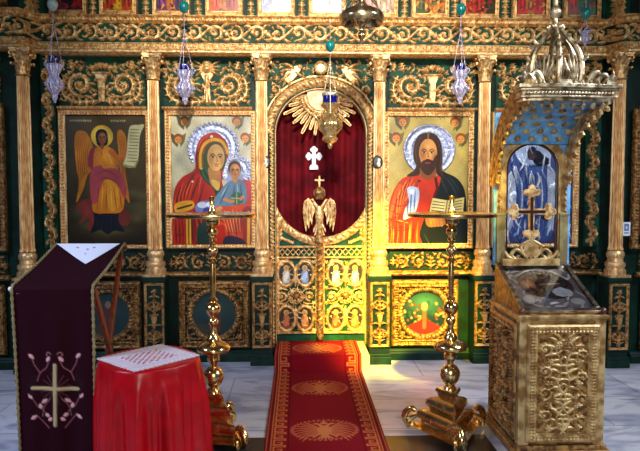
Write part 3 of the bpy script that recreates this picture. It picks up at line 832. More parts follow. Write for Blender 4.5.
for q in range(6):
    a = q*PI/3; mb.tube([(e0.x+.056*math.cos(a)*math.sin(b), e0.y+.056*math.sin(a)*math.sin(b), e(0, 193)[2]+.056*math.cos(b)) for b in np.linspace(.1, 2.6, 8)], .007, 6)
mb.build('crown', DGOLD, EG)
mb = MB(); x, y, z = e(319.5, 181)
mb.box(x-.008, x+.008, y-.007, y+.007, z-.065, z+.045); mb.box(x-.04, x+.04, y-.0075, y+.0075, z-.0, z+.016)
for a, b in ((-.04, .008), (.04, .008), (0, .045)): mb.ball((x+a, y, z+b), .012, 1, 10)
mb.build('cross', GOLD, EG)

# small oval wall fittings beside the arch
for s, px in ((-1, 265.3), (1, 378)):
    q = P(px, 162, 6.03 if s < 0 else 6.0); t = thing('wall_fitting', 'small black and white oval fitting on the column %s of the arch' % ('left' if s < 0 else 'right'), 'wall fitting', (q.x, q.y+.035, q.z), 'oval fittings beside the arch')
    mb = MB(); mb.lathe([(.001, 0), (.045, 0), (.05, .012), (.04, .025), (.001, .028)], 24, Matrix.Translation((q.x, q.y+.035, q.z)) @ Matrix.Scale(1.35, 4, (0, 0, 1)) @ Matrix.Rotation(PI/2, 4, 'X'), caps=False)
    mb.build('back_plate', BLACK, t)
    mb = MB(); mb.ball((q.x+.008, q.y, q.z+.018), .017, 1.1, 12); mb.tube([(q.x+.008, q.y, q.z+.005), (q.x+.005, q.y, q.z-.02), (q.x+.01, q.y+.005, q.z-.045)], [.012, .022, .012], 10)
    mb.build('figurine', PORC, t)
# ================================================================ large icons
SILVH = M_('chased_silver_halo', (158, 164, 184), (120, 126, 156), met=.7, ro=.34, ns=40, bump=.4, bs=90)
def icon(name, label, cat, box, pic, paint, d=6.17, yo=None, fmat=GOLD2, fw=None, group=None, k=3.0, bg=(190, 170, 110), pmat=PAINT, bead=3.2):
    x0, y0, x1, y1 = box; a0, b0, a1, b1 = pic
    t = thing(name, label, cat, (float(Xf((x0+x1)/2, d)), CY+d, float(Zf(y1, d))), group)
    cv = Cv(x0, y0, x1, y1, 2.4)
    w = min(a0-x0, b0-y0)
    cv.frame(x0, y0, x1, y1, fw or w, .035, bead, .014)
    dd = np.minimum(np.minimum(cv.X-x0, x1-cv.X), np.minimum(cv.Y-y0, y1-cv.Y))
    cv.cut = (cv.X > a0+.3) & (cv.X < a1-.3) & (cv.Y > b0+.3) & (cv.Y < b1-.3)
    cv.H = np.where(cv.H < .012, .012, cv.H)
    sheet(cv, 'frame', fmat, wallfn(d, yo), t, back=CY+d+.02+(yo(cv.X) if yo is not None else 0*cv.X))
    cp = Cv(a0, b0, a1, b1, k, bg); paint(cp); cp.mottle()
    p = sheet(cp, 'painted_panel', pmat, wallfn(d-.004, yo), t, back=CY+d+.01+(yo(cp.X) if yo is not None else 0*cp.X), color=True)
    return t, p
def tr(ox, oy, s, pts): return [(ox+x/s, oy+y/s) for x, y in pts]
def face(cv, cx, cy, w, h, skin, dark, turn=0.0, hair=None):
    cv.ell(cx, cy, w, h, col=skin)
    cv.ell(cx-w*.55, cy+h*.1, w*.45, h*.8, col=dark, a=.55, soft=.3)
    cv.ell(cx+w*.7, cy+h*.3, w*.3, h*.5, col=dark, a=.4, soft=.3)
    cv.ell(cx+turn*w*.2, cy-h*.45, w*.5, h*.25, col=[min(255, c+26) for c in skin], a=.7, soft=.3)
    e = w*.42; o = turn*w*.25
    for s in (-1, 1):
        cv.stroke(sp([(cx+o+s*e-w*.26, cy-h*.16), (cx+o+s*e, cy-h*.27), (cx+o+s*e+w*.26, cy-h*.16)], 4), max(.28, w*.045), col=(60, 34, 20), a=.9)
        cv.ell(cx+o+s*e, cy-h*.04, w*.2, h*.07, col=(200, 170, 140)); cv.ell(cx+o+s*e, cy-h*.04, w*.11, h*.075, col=(26, 16, 12))
        cv.stroke([(cx+o+s*e-w*.2, cy-h*.1), (cx+o+s*e+w*.2, cy-h*.1)], max(.2, w*.035), col=(40, 22, 14), a=.8)
    cv.stroke(sp([(cx+o*1.2-w*.02, cy-h*.1), (cx+o*1.4+w*.05, cy+h*.2), (cx+o*1.4+w*.12, cy+h*.27), (cx+o*1.3-w*.06, cy+h*.3)], 4), max(.2, w*.035), col=dark, a=.9)
    cv.stroke([(cx+o-w*.2, cy+h*.5), (cx+o+w*.02, cy+h*.48), (cx+o+w*.22, cy+h*.5)], max(.3, w*.05), col=(150, 50, 40))
    cv.ell(cx+o, cy+h*.64, w*.2, h*.06, col=dark, a=.6)
def folds(cv, lines, col, r=.6, a=.55):
    for l in lines: cv.stroke(sp(l, 6), [r*.3, r, r*.4], col=col, a=a*.45); cv.stroke(sp(l, 6), [r*.15, r*.5, r*.2], col=col, a=a)
def cherub(cv, x, y, r, s):
    cv.poly([(x-r*2.0, y-r*1.6), (x, y-r*.2), (x-s*r*.2, y+r*2.0), (x-r*1.4*s, y+r*.8)], col=(72, 78, 50), a=.9, smooth=False)
    cv.poly([(x+r*1.8, y-r*1.4), (x, y-r*.4), (x+s*r*.5, y+r*1.9), (x+r*1.4, y+r*.6)], col=(90, 96, 60), a=.8, smooth=False)
    cv.ell(x, y-r*.15, r*1.12, r*1.1, col=(140, 78, 26)); cv.ell(x, y+r*.2, r*.8, r*.85, col=(206, 140, 76))
    for q in (-1, 1): cv.ell(x+q*r*.32, y+r*.1, r*.12, r*.1, col=(50, 26, 14))
    cv.ell(x, y+r*.6, r*.2, r*.08, col=(150, 50, 40))
def halo_relief(parent, cx, cy, R, r_in, d, name='halo', lab=None, rag=0, hole=None, box=None):
    cv = Cv(cx-R-1.5, cy-R-1.5, cx+R+1.5, cy+R+1.5, 3)
    r = np.hypot(cv.X-cx, cv.Y-cy); th = np.arctan2(cv.Y-cy, cv.X-cx)
    edge = R*(1+rag*np.abs(np.sin(th*19))-rag*.5)
    cv.H = .006+.0007*np.sin(th*26)*(r/R)+.004*np.exp(-((r-edge*.95)/.8)**2)+.0015*np.sin(r*1.1)
    cv.cut = (r > edge)
    if hole is not None:
        for h in hole: cv.cut |= cv.inside(sp(h, 6, True))
    if box is not None: cv.cut |= (cv.X < box[0]) | (cv.X > box[2]) | (cv.Y < box[1]) | (cv.Y > box[3])
    o = sheet(cv, name, SILVH, wallfn(d), parent)
    if lab: tag(o, lab)
    return o

# --- winged figure
def paint_angel(cv):
    T = lambda *p: tr(60, 108, 3.18, p)
    v = (cv.Y-110)/136; g = np.stack([92-44*v, 78-40*v, 44-26*v], -1)/255; cv.C[:] = g
    q = T((150, 230))[0]; cv.ell(q[0], q[1], 34, 44, col=(112, 98, 58), a=.6, soft=.3)
    for x, y, rx, ry in ((250, 310, 16, 6), (230, 270, 14, 6), (270, 280, 12, 6), (60, 330, 12, 8), (240, 350, 16, 7), (90, 370, 14, 7), (160, 390, 30, 7), (268, 330, 12, 6)):
        p = T((x, y))[0]; cv.ell(p[0], p[1], rx, ry, col=(118, 112, 74), a=.5, soft=.4)
    for y, a, b in ((43, 38, 104), (43, 168, 214)):
        for x in range(a, b, 7):
            p = T((x, y))[0]; cv.stroke([(p[0], p[1]-.8), (p[0]+(x % 3)*.4, p[1]+.8)], .35, col=(206, 190, 130)); cv.stroke([(p[0], p[1]), (p[0]+1, p[1]+((x % 5)-2)*.3)], .3, col=(206, 190, 130))
    W = (196, 124, 30); W2 = (120, 70, 22)
    cv.poly(T((86, 78), (60, 76), (50, 110), (55, 190), (62, 240), (52, 300), (74, 262), (90, 215), (106, 190), (112, 140), (100, 100)), col=W)
    cv.poly(T((186, 82), (200, 72), (214, 96), (215, 150), (210, 200), (222, 300), (205, 270), (194, 215), (190, 150)), col=W)
    for i in range(6):
        folds(cv, [T((66+i*6, 95+i*4), (60+i*6, 150), (62+i*6, 200), (60+i*4, 250-i*8))], W2, .5, .7)
        if i < 4: folds(cv, [T((192+i*5, 88), (196+i*5, 140), (200+i*4, 200), (212+i*2, 270-i*12))], W2, .5, .7)
    cv.ell(*T((138, 92))[0], 11, 11, col=(226, 178, 60)); cv.ell(*T((138, 92))[0], 8.5, 8.5, col=(232, 196, 90))
    cv.poly(T((98, 140), (118, 128), (132, 200), (112, 300), (96, 290), (104, 210), (92, 180)), col=(150, 62, 72))
    cv.poly(T((50, 312), (92, 288), (112, 326), (112, 376), (86, 384), (92, 350), (60, 366), (72, 340)), col=(126, 58, 50))
    cv.poly(T((180, 330), (205, 318), (224, 345), (214, 372), (186, 368)), col=(112, 54, 46))
    cv.poly(T((112, 322), (180, 318), (186, 360), (204, 392), (172, 388), (150, 400), (126, 386), (96, 396), (108, 360)), col=(26, 28, 38))
    folds(cv, [T((120+i*14, 335), (116+i*15, 390)) for i in range(5)], (50, 58, 76), .5)
    cv.poly(T((116, 130), (150, 124), (176, 136), (190, 170), (188, 205), (204, 262), (198, 326), (150, 334), (104, 326), (112, 250), (108, 190)), col=(204, 124, 34))
    cv.poly(T((140, 130), (172, 140), (176, 200), (190, 300), (160, 326), (146, 260)), col=(226, 152, 48), a=.8)
    cv.poly(T((100, 200), (150, 182), (190, 200), (212, 240), (206, 290), (180, 240), (140, 232), (118, 300), (100, 288)), col=(170, 80, 84))
    folds(cv, [T((110, 215), (150, 200), (190, 222)), T((108, 240), (150, 222), (196, 250)), T((125, 250), (118, 320)), T((150, 240), (146, 328)), T((172, 250), (180, 326)), T((190, 262), (196, 316)), T((135, 140), (140, 185))], (120, 56, 30), .7)
    folds(cv, [T((138, 250), (132, 322)), T((162, 240), (166, 326)), T((155, 140), (168, 180))], (250, 206, 110), .6)
    cv.stroke(T((124, 150), (145, 185), (182, 186)), [3.2, 2.6, 1.8], col=(214, 134, 44)); cv.stroke(T((182, 186), (196, 180)), 1.4, col=(170, 110, 70))
    cv.stroke(T((166, 140), (186, 160), (204, 148)), [3, 2.2, 1.5], col=(196, 112, 36)); cv.stroke(T((202, 150), (212, 138)), 1.3, col=(170, 110, 70))
    cv.poly(T((118, 88), (126, 72), (142, 70), (154, 80), (156, 112), (146, 122), (124, 120)), col=(38, 22, 14))
    face(cv, *T((139, 98))[0], 4, 5.8, (164, 106, 60), (96, 54, 30)); cv.stroke(T((138, 114), (138, 126)), 1.8, col=(140, 88, 50))
    S = T((228, 60), (250, 56), (272, 56), (258, 90), (252, 160), (238, 188), (204, 184), (214, 150), (220, 90))
    cv.poly(S, col=(206, 200, 150)); cv.stroke(T((204, 184), (240, 188), (250, 168)), .8, col=(150, 140, 90))
    for i in range(11):
        y = 70+i*10; cv.stroke(T((230-i*1.4, y), (256-i*1.0, y+1)), .34, col=(84, 76, 50), a=.85)
icon('framed_icon', 'large gilt-framed icon of a winged haloed figure in orange robes holding a scroll', 'icon', (60.5, 111, 152, 248), (67.5, 116, 147.5, 244), paint_angel, fmat=GOLD2)

# --- mother and child
def paint_mother(cv):
    T = lambda *p: tr(162, 108, 3.18, p); S = 1/3.18
    v = np.clip((cv.Y-112)/130, 0, 1); u = (cv.X-172)/80
    cv.C[:] = np.stack([206-26*v-12*u, 196-20*v-6*u, 158-10*v+10*u], -1)/255
    cv.ell(*T((60, 160))[0], 16, 18, col=(176, 182, 160), a=.6, soft=.3)
    for x, y, s in ((75, 44, 1), (55, 100, 1), (240, 44, -1), (266, 96, -1)): cherub(cv, *T((x, y))[0], 4.3, s)
    cv.ell(*T((165, 128))[0], 24.5, 24.5, col=(170, 176, 190)); cv.ell(*T((240, 198))[0], 15, 15, col=(150, 156, 190))
    RED = (170, 36, 20); DR = (84, 10, 12)
    cv.poly(T((158, 80), (124, 100), (108, 150), (104, 196), (64, 222), (40, 262), (34, 330), (34, 432), (150, 434), (284, 432), (286, 380), (230, 300), (192, 240), (206, 200), (212, 150), (208, 110), (186, 86)), col=RED)
    cv.poly(T((112, 300), (150, 330), (170, 380), (160, 434), (100, 434), (95, 360)), col=(120, 24, 18))
    folds(cv, [T((110, 200), (80, 250), (60, 300)), T((120, 220), (100, 270), (90, 300)), T((60, 250), (48, 300)), T((135, 240), (120, 290), (112, 310)), T((118, 120), (112, 160), (116, 210)), T((48, 350), (44, 425)), T((60, 340), (58, 428)), T((92, 330), (96, 420)), T((140, 94), (122, 120), (118, 150))], DR, 1.1, .8)
    folds(cv, [T((98, 230), (72, 280)), T((128, 210), (116, 270)), T((70, 235), (52, 290)), T((150, 86), (126, 108), (116, 140))], (236, 96, 60), .8, .8)
    for i in range(9): folds(cv, [T((112-i*8, 214+i*7), (96-i*7, 250+i*6), (84-i*5, 292+i*2))], [(220, 96, 44), (90, 12, 12)][i % 2], .7, .75)
    for i in range(6): folds(cv, [T((100+i*9, 330+i*4), (112+i*7, 372), (104+i*8, 430))], [(196, 80, 44), (70, 10, 14)][i % 2], .8, .7)
    for i in range(6): folds(cv, [T((38+i*5, 340), (36+i*6, 390), (40+i*5, 430))], [(206, 70, 30), (84, 12, 14)][i % 2], .7, .7)
    cv.poly(T((128, 128), (118, 190), (132, 226), (166, 262), (172, 300), (188, 260), (176, 215), (150, 196), (138, 160)), col=(28, 66, 46))
    folds(cv, [T((124, 170), (134, 215), (164, 250)), T((132, 160), (146, 205), (174, 235))], (70, 120, 84), .7, .7)
    cv.poly(T((140, 130), (160, 112), (190, 112), (206, 140), (200, 190), (178, 200), (150, 196), (136, 160)), col=(60, 80, 50))
    cv.stroke(sp(T((126, 190), (126, 150), (138, 118), (165, 103), (192, 110), (208, 140)), 6), 2.0, col=(214, 160, 40)); cv.stroke(sp(T((130, 190), (130, 150), (141, 122), (165, 108), (190, 115), (205, 142)), 6), .5, col=(120, 50, 20))
    cv.poly(T((150, 190), (184, 195), (186, 240), (160, 250), (150, 220)), col=(168, 122, 74))
    face(cv, *T((173, 158))[0], 8.6, 13.2, (204, 158, 100), (122, 84, 48), .25)
    cv.poly(T((158, 228), (184, 238), (180, 262), (166, 254)), col=(210, 168, 90)); cv.ell(*T((160, 92))[0], 1.4, 1.4, col=(230, 220, 180)); cv.ell(*T((98, 234))[0], 1.1, 1.1, col=(230, 220, 180))
    # child
    cv.poly(T((262, 226), (286, 240), (286, 312), (258, 306), (254, 250)), col=(186, 54, 74))
    cv.poly(T((216, 232), (250, 228), (268, 250), (264, 306), (210, 320), (172, 312), (166, 290), (196, 250)), col=(98, 128, 150))
    folds(cv, [T((214, 245), (196, 280), (184, 306)), T((232, 240), (226, 300)), T((250, 245), (256, 300))], (54, 78, 110), .9, .8); folds(cv, [T((206, 250), (188, 282)), T((240, 240), (242, 280))], (160, 184, 196), .7, .8)
    cv.poly(T((166, 316), (210, 312), (284, 306), (286, 350), (262, 372), (252, 420), (206, 410), (196, 372), (164, 372)), col=(200, 74, 38))
    folds(cv, [T((180, 330), (220, 350), (258, 340)), T((206, 380), (214, 410)), T((232, 360), (238, 410)), T((175, 350), (200, 366))], (126, 26, 18), 1, .8); folds(cv, [T((190, 322), (230, 338), (270, 322)), T((220, 362), (226, 404))], (236, 140, 90), .8, .7)
    folds(cv, [T((186+i*13, 322+(i%3)*4), (196+i*10, 350), (208+i*8, 392))for i in range(7)], (246, 170, 110), .6, .7); folds(cv, [T((192+i*13, 322), (200+i*10, 356), (214+i*8, 400))for i in range(6)], (120, 30, 20), .7, .7)
    cv.poly(T((254, 330), (286, 322), (286, 432), (262, 432)), col=(150, 40, 40)); cv.stroke(T((262, 340), (276, 332), (274, 430)), 1.5, col=(206, 160, 60))
    cv.poly(T((206, 406), (250, 414), (262, 434), (196, 434)), col=(40, 34, 60))
    cv.ell(*T((238, 288))[0], 6.4, 6.4, col=(34, 104, 96)); cv.stroke(T((220, 286), (256, 288)), .5, col=(190, 170, 90)); cv.stroke(T((238, 270), (238, 304)), .4, col=(190, 170, 90))
    cv.stroke(T((200, 290), (214, 296), (226, 296)), 1.7, col=(190, 130, 84)); cv.stroke(T((258, 282), (250, 290)), 1.5, col=(190, 130, 84))
    cv.ell(*T((232, 192))[0], 6.4, 7.4, col=(84, 46, 22)); face(cv, *T((233, 200))[0], 5.2, 7.0, (198, 140, 92), (126, 76, 46), .1)
    cv.poly(T((224, 220), (242, 220), (240, 236), (228, 236)), col=(186, 130, 84))
    # cuff band, hand
    cv.poly(T((42, 304), (94, 294), (100, 318), (48, 334)), col=(206, 150, 36)); cv.stroke(T((50, 320), (94, 308)), .9, col=(70, 36, 20))
    cv.poly(T((76, 336), (92, 334), (92, 432), (76, 432)), col=(210, 160, 44), smooth=False); cv.stroke(T((84, 340), (84, 430)), .6, col=(120, 60, 20))
    cv.ell(*T((138, 318))[0], 10.5, 7.5, col=(110, 120, 170)); cv.ell(*T((128, 308))[0], 5, 3, col=(200, 206, 226)); cv.ell(*T((146, 326))[0], 5, 3, col=(60, 66, 130)); cv.ell(*T((150, 306))[0], 3, 2.4, col=(220, 224, 236))
    cv.stroke(T((160, 330), (186, 318)), 2, col=(190, 140, 92))
    cv.poly(T((112, 380), (150, 352), (170, 390), (150, 430), (116, 432)), col=(24, 58, 50))
    cv.ell(*T((56, 402))[0], 4, 1.6, col=(120, 30, 20), a=.6)
t_, p_ = icon('framed_icon', 'large gilt-framed icon of a woman in a red veil holding a haloed child', 'icon', (165.5, 111, 256.5, 248), (172, 116, 251.5, 244), paint_mother)
T = lambda *p: tr(162, 108, 3.18, p)
halo_relief(t_, *T((165, 128))[0], 25.5, 0, 6.163, lab='ragged silver halo of the woman', rag=.1, box=(172.5, 116.5, 251, 243),
            hole=[T((158, 80), (124, 100), (106, 150), (100, 198), (60, 232), (120, 300), (200, 260), (194, 230), (210, 180), (212, 120), (186, 86)), T((205, 166), (240, 148), (275, 166), (290, 200), (280, 240), (200, 240), (190, 200))])
halo_relief(t_, *T((238, 200))[0], 15.3, 0, 6.162, lab='blue-tinted silver halo of the child', rag=.06, box=(172.5, 116.5, 251, 243),
            hole=[T((232, 166), (214, 180), (212, 214), (200, 236), (180, 300), (290, 300), (290, 244), (262, 226), (252, 208), (250, 178)), T((150, 100), (204, 120), (208, 160), (196, 200), (170, 280), (120, 200))])

# --- bearded man with a book
def paint_man(cv):
    T = lambda *p: tr(380, 108, 3.18, p)
    v = np.clip((cv.Y-112)/130, 0, 1); u = (cv.X-388)/78
    cv.C[:] = np.stack([176+16*v, 158+6*v, 96-14*v+0*u], -1)/255
    cv.ell(*T((250, 220))[0], 12, 18, col=(206, 184, 120), a=.6, soft=.3); cv.ell(*T((50, 180))[0], 12, 18, col=(198, 180, 120), a=.6, soft=.3)
    for x, y, s in ((70, 42, 1), (50, 94, 1), (236, 44, -1), (254, 96, -1)): cherub(cv, *T((x, y))[0], 4.6, s)
    for x in (110, 122, 184, 196): cv.stroke(T((x, 26), (x+7, 34)), .4, col=(130, 90, 50))
    cv.ell(*T((155, 132))[0], 25.5, 25.5, col=(150, 156, 176))
    BL = (18, 30, 32)
    cv.poly(T((186, 200), (214, 208), (246, 226), (268, 262), (276, 330), (276, 440), (120, 440), (120, 400), (150, 320), (180, 250)), col=BL)
    folds(cv, [T((200, 212), (230, 250), (246, 290)), T((216, 214), (252, 262)), T((140, 400), (160, 436)), T((228, 350), (240, 434)), T((190, 220), (214, 270))], (58, 84, 84), .8, .8)
    OR = (180, 58, 22)
    cv.poly(T((112, 206), (92, 214), (62, 232), (34, 286), (24, 360), (28, 440), (130, 440), (126, 400), (150, 330), (186, 250), (190, 214), (150, 222)), col=OR)
    cv.poly(T((60, 240), (40, 290), (30, 350), (60, 330), (80, 270)), col=(232, 110, 40), a=.7)
    folds(cv, [T((100, 220), (60, 280), (40, 350)), T((120, 235), (90, 300), (70, 360)), T((60, 330), (50, 430)), T((84, 360), (80, 436)), T((110, 370), (100, 436)), T((150, 240), (130, 280)), T((38, 350), (60, 345), (80, 352)), T((34, 390), (70, 380), (110, 392))], (128, 24, 16), 1.3, .8)
    folds(cv, [T((84, 232), (52, 290)), T((110, 236), (80, 296)), T((46, 370), (42, 430)), T((96, 370), (92, 430)), T((130, 236), (116, 262)), T((50, 356), (90, 366))], (246, 156, 70), .9, .8)
    for i in range(8): folds(cv, [T((104-i*7, 222+i*6), (84-i*5, 270+i*8), (66-i*2, 330+i*4))], [(240, 130, 50), (104, 22, 14)][i % 2], .9, .8)
    for i in range(9): folds(cv, [T((34+i*11, 362+(i%2)*8), (38+i*10, 400), (32+i*11, 438))], [(236, 124, 50), (96, 20, 14)][i % 2], .9, .8)
    for i in range(4): folds(cv, [T((34, 300+i*26), (60, 312+i*26), (92, 306+i*27))], (120, 26, 16), .8, .7)
    cv.poly(T((120, 214), (150, 230), (188, 216), (182, 262), (150, 330), (128, 280)), col=(196, 60, 30)); cv.stroke(T((176, 224), (182, 256), (166, 300)), 1.4, col=(90, 16, 20)); cv.ell(*T((124, 232))[0], 1.6, 1.2, col=(70, 20, 16))
    # hair and face
    cv.poly(T((148, 78), (120, 88), (106, 118), (106, 160), (114, 190), (84, 216), (120, 214), (134, 200), (170, 200), (186, 216), (210, 224), (196, 200), (196, 150), (190, 108), (174, 84)), col=(58, 30, 14))
    folds(cv, [T((128, 92), (112, 130), (116, 180), (100, 210)), T((180, 100), (192, 140), (190, 190), (200, 214))], (104, 62, 30), .8, .8)
    cv.poly(T((130, 170), (170, 170), (176, 215), (150, 226), (128, 214)), col=(132, 84, 46))
    face(cv, *T((151, 142))[0], 9.0, 14.2, (198, 142, 82), (116, 70, 34), -.05)
    cv.poly(T((122, 148), (130, 172), (146, 170), (162, 172), (178, 148), (178, 180), (168, 202), (154, 214), (138, 206), (124, 184)), col=(70, 36, 16), a=.94)
    cv.ell(*T((151, 182))[0], 5.6, 6.6, col=(66, 34, 16)); cv.stroke(T((136, 171), (151, 166), (166, 171)), 1.2, col=(56, 28, 14)); cv.stroke(T((145, 174), (151, 175), (158, 174)), .6, col=(150, 64, 46))
    cv.stroke(T((151, 80), (151, 94)), .7, col=(150, 100, 54))
    # silver cover with small figure, hand
    cv.poly(T((86, 256), (108, 250), (124, 262), (122, 300), (110, 340), (92, 350), (74, 354), (80, 320), (92, 300)), col=(176, 190, 220))
    folds(cv, [T((100, 256), (96, 340)), T((112, 262), (108, 330)), T((90, 290), (86, 340))], (60, 90, 170), .9, .9); cv.ell(*T((101, 266))[0], 2.2, 2.6, col=(226, 230, 240))
    # book
    cv.poly(T((166, 286), (214, 294), (206, 350), (154, 346)), col=(214, 196, 130), smooth=False); cv.poly(T((214, 294), (268, 284), (264, 340), (206, 350)), col=(206, 184, 118), smooth=False)
    cv.stroke(T((154, 347), (206, 352), (264, 342)), .9, col=(120, 70, 30)); cv.stroke(T((214, 294), (206, 350)), .5, col=(110, 80, 40))
    for i in range(5):
        cv.stroke(T((170-i*2.4, 297+i*9.5), (206-i*1.4, 302+i*9.3)), .42, col=(52, 40, 26), a=.85); cv.stroke(T((220-i*1.2, 302+i*9), (260-i*.4, 294+i*9)), .42, col=(52, 40, 26), a=.85)
    cv.poly(T((150, 346), (200, 352), (206, 372), (160, 380), (146, 366)), col=(150, 100, 54)); 
    for i in range(4): cv.stroke(T((160+i*11, 350), (164+i*11, 374)), 1.4, col=(176, 122, 70))
t_, p_ = icon('framed_icon', 'large gilt-framed icon of a bearded haloed man in orange robe with an open book', 'icon', (382, 111, 473, 249), (388, 116, 467.5, 243.5), paint_man, fmat=GOLD)
T = lambda *p: tr(380, 108, 3.18, p)
halo_relief(t_, *T((155, 132))[0], 26, 0, 6.163, lab='round chased silver halo', box=(388.5, 116.5, 467, 243),
            hole=[T((148, 78), (120, 88), (106, 118), (104, 160), (112, 190), (84, 218), (120, 260), (214, 250), (214, 222), (198, 196), (198, 150), (190, 108), (174, 84))])

# --- silver clad icon behind the shrine
def paint_silver(cv):
    v = (cv.Y-116)/128
    cv.C[:] = np.stack([74+10*v, 96-6*v, 156-26*v], -1)/255
    for i in range(34):
        x = rng.uniform(494, 574); y = rng.uniform(118, 230); L = rng.uniform(10, 36)
        c = [(206, 214, 236), (150, 170, 214), (40, 56, 116), (226, 230, 240)][i % 4]
        pts = sp([(x, y), (x+rng.uniform(-4, 4), y+L/2), (x+rng.uniform(-6, 6), y+L)], 6)
        cv.stroke(pts, [.4, 1.5, .3], col=c, a=.7, h=.012)
    cv.ell(531, 150, 17, 17, col=(180, 196, 226)); cv.ring(531, 150, 16, 16, 1.2, .012, 40, .4)
    cv.poly([(514, 240), (513, 196), (520, 172), (531, 164), (543, 172), (552, 196), (550, 240)], col=(86, 108, 160))
    cv.poly([(516, 166), (506, 180), (502, 214), (510, 232), (516, 200)], col=(190, 202, 228)); cv.poly([(547, 166), (558, 180), (562, 214), (553, 232), (548, 200)], col=(190, 202, 228))
    cv.poly([(536, 150), (544, 156), (550, 162), (538, 166), (532, 160)], col=(20, 26, 44))
    cv.ell(531, 153, 5, 7, col=(50, 44, 56)); cv.ell(531, 155, 3.4, 4.8, col=(92, 76, 76))
    for i in range(10):
        x = 510+i*5; cv.stroke(sp([(x, 172+abs(x-531)*.5), (x+2, 200), (x-2, 236)], 6), [.5, 1.1, .6], col=[(210, 218, 236), (60, 80, 140)][i % 2], h=.012, a=.8)
    cv.ell(547, 216, 6, 5, col=(16, 20, 30))
    for i in range(90):
        x = rng.uniform(497, 571); y = rng.uniform(132, 236); L = rng.uniform(5, 20)
        if math.hypot(x-531, y-154) < 8: continue
        c = [(206, 214, 232), (150, 168, 206), (54, 70, 124), (232, 236, 244)][i % 4]
        cv.stroke(sp([(x, y), (x+rng.uniform(-3, 3), y+L/2), (x+rng.uniform(-5, 5), y+L)], 6), [.3, 1.0, .2], col=c, a=.75, h=.012)
    cv.ell(513, 196, 4, 5, h=.012); cv.ell(553, 188, 4, 6, h=.012)
icon('framed_icon', 'icon covered in blue-tinted silver relief, seen through the arch of the shrine', 'icon', (490, 111, 578, 248), (496, 116, 572, 244), paint_silver, pmat=REPO)

# --- wing icons
def paint_scenes(cv):
    x0, y0, x1, y1 = cv.b
    cv.ell((x0+x1)/2-6, (y0+y1)/2, 16, 60, col=(40, 30, 22), soft=.2, a=.7)
    for s in (0, 1):
        for i in range(8):
            x = (x1-7) if s else x0+7; y = y0+9+i*16
            cv.poly([(x-6, y-6), (x+5, y-6), (x+5, y+6), (x-6, y+6)], col=(84, 50, 22), smooth=False)
            cv.poly([(x-4.8, y-5), (x+4, y-5), (x+4, y+5), (x-4.8, y+5)], col=(26, 34, 28), smooth=False)
            cv.ell(x-2, y+1, 1.6, 3.4, col=[(130, 44, 24), (60, 70, 60), (120, 84, 40)][i % 3]); cv.ell(x-2, y-3, 1, 1, col=(170, 130, 60)); cv.ell(x+2, y+2, 1.2, 2.6, col=(110, 60, 30))
    xc = (x0+x1)/2; cv.poly([(xc-8, y1-8), (xc-9, y0+60), (xc, y0+40), (xc+9, y0+60), (xc+8, y1-8)], col=(92, 34, 22)); cv.ell(xc, y0+34, 7, 7, col=(150, 110, 50)); face(cv, xc, y0+35, 4, 5, (140, 92, 56), (80, 50, 30))
icon('framed_icon', 'dark gilt-framed icon with small painted scenes at the left edge', 'icon', (-40, 109, 16, 248), (-34, 115, 11.5, 243), paint_scenes, yo=wing, bg=(34, 26, 18), fmat=DGOLD, d=6.17)
def paint_seated(cv):
    cv.C[:] = np.array((20, 34, 30))/255
    cv.ell(645, 142, 9, 9, col=(150, 160, 170)); cv.ell(645, 142, 4, 5, col=(110, 70, 44))
    cv.poly([(636, 150), (630, 164), (629, 192), (640, 200), (662, 200), (666, 168), (656, 150)], col=(28, 34, 48)); cv.poly([(629, 158), (627, 168), (633, 176), (640, 166), (637, 155)], col=(150, 84, 50))
    cv.poly([(628, 196), (640, 190), (662, 196), (664, 236), (630, 236)], col=(110, 70, 34)); folds(cv, [[(636, 200), (634, 232)], [(648, 198), (650, 234)]], (60, 30, 20), 1)
    cv.poly([(626, 170), (631, 168), (632, 182), (627, 184)], col=(120, 44, 30))
icon('framed_icon', 'dark gilt-framed icon of a seated haloed figure at the right edge', 'icon', (620.5, 110, 684, 248), (626.5, 117, 678, 243), paint_seated, yo=wing, bg=(20, 34, 30), fmat=DGOLD)
q = P(626.5, 229, 5.86); mb = MB(); cv = Cv(-4, -7, 4, 7, 4, (214, 226, 240))
cv.poly([(-2.4, -5), (2.4, -5), (2.4, 2), (-2.4, 2)], col=(70, 110, 170), smooth=False); cv.ell(0, -1.5, 1.2, 2, col=(220, 200, 180)); cv.stroke([(-2, 4), (2, 4)], .5, col=(60, 70, 90))
o = sheet(cv, 'picture_card', PAINT, lambda X, Y, H: (q.x+X*.0095, q.y+0*X, q.z-Y*.0095), None, back=q.y+.006, color=True); tag(o, 'small white and blue picture card at the lower left of the seated figure icon', 'card')

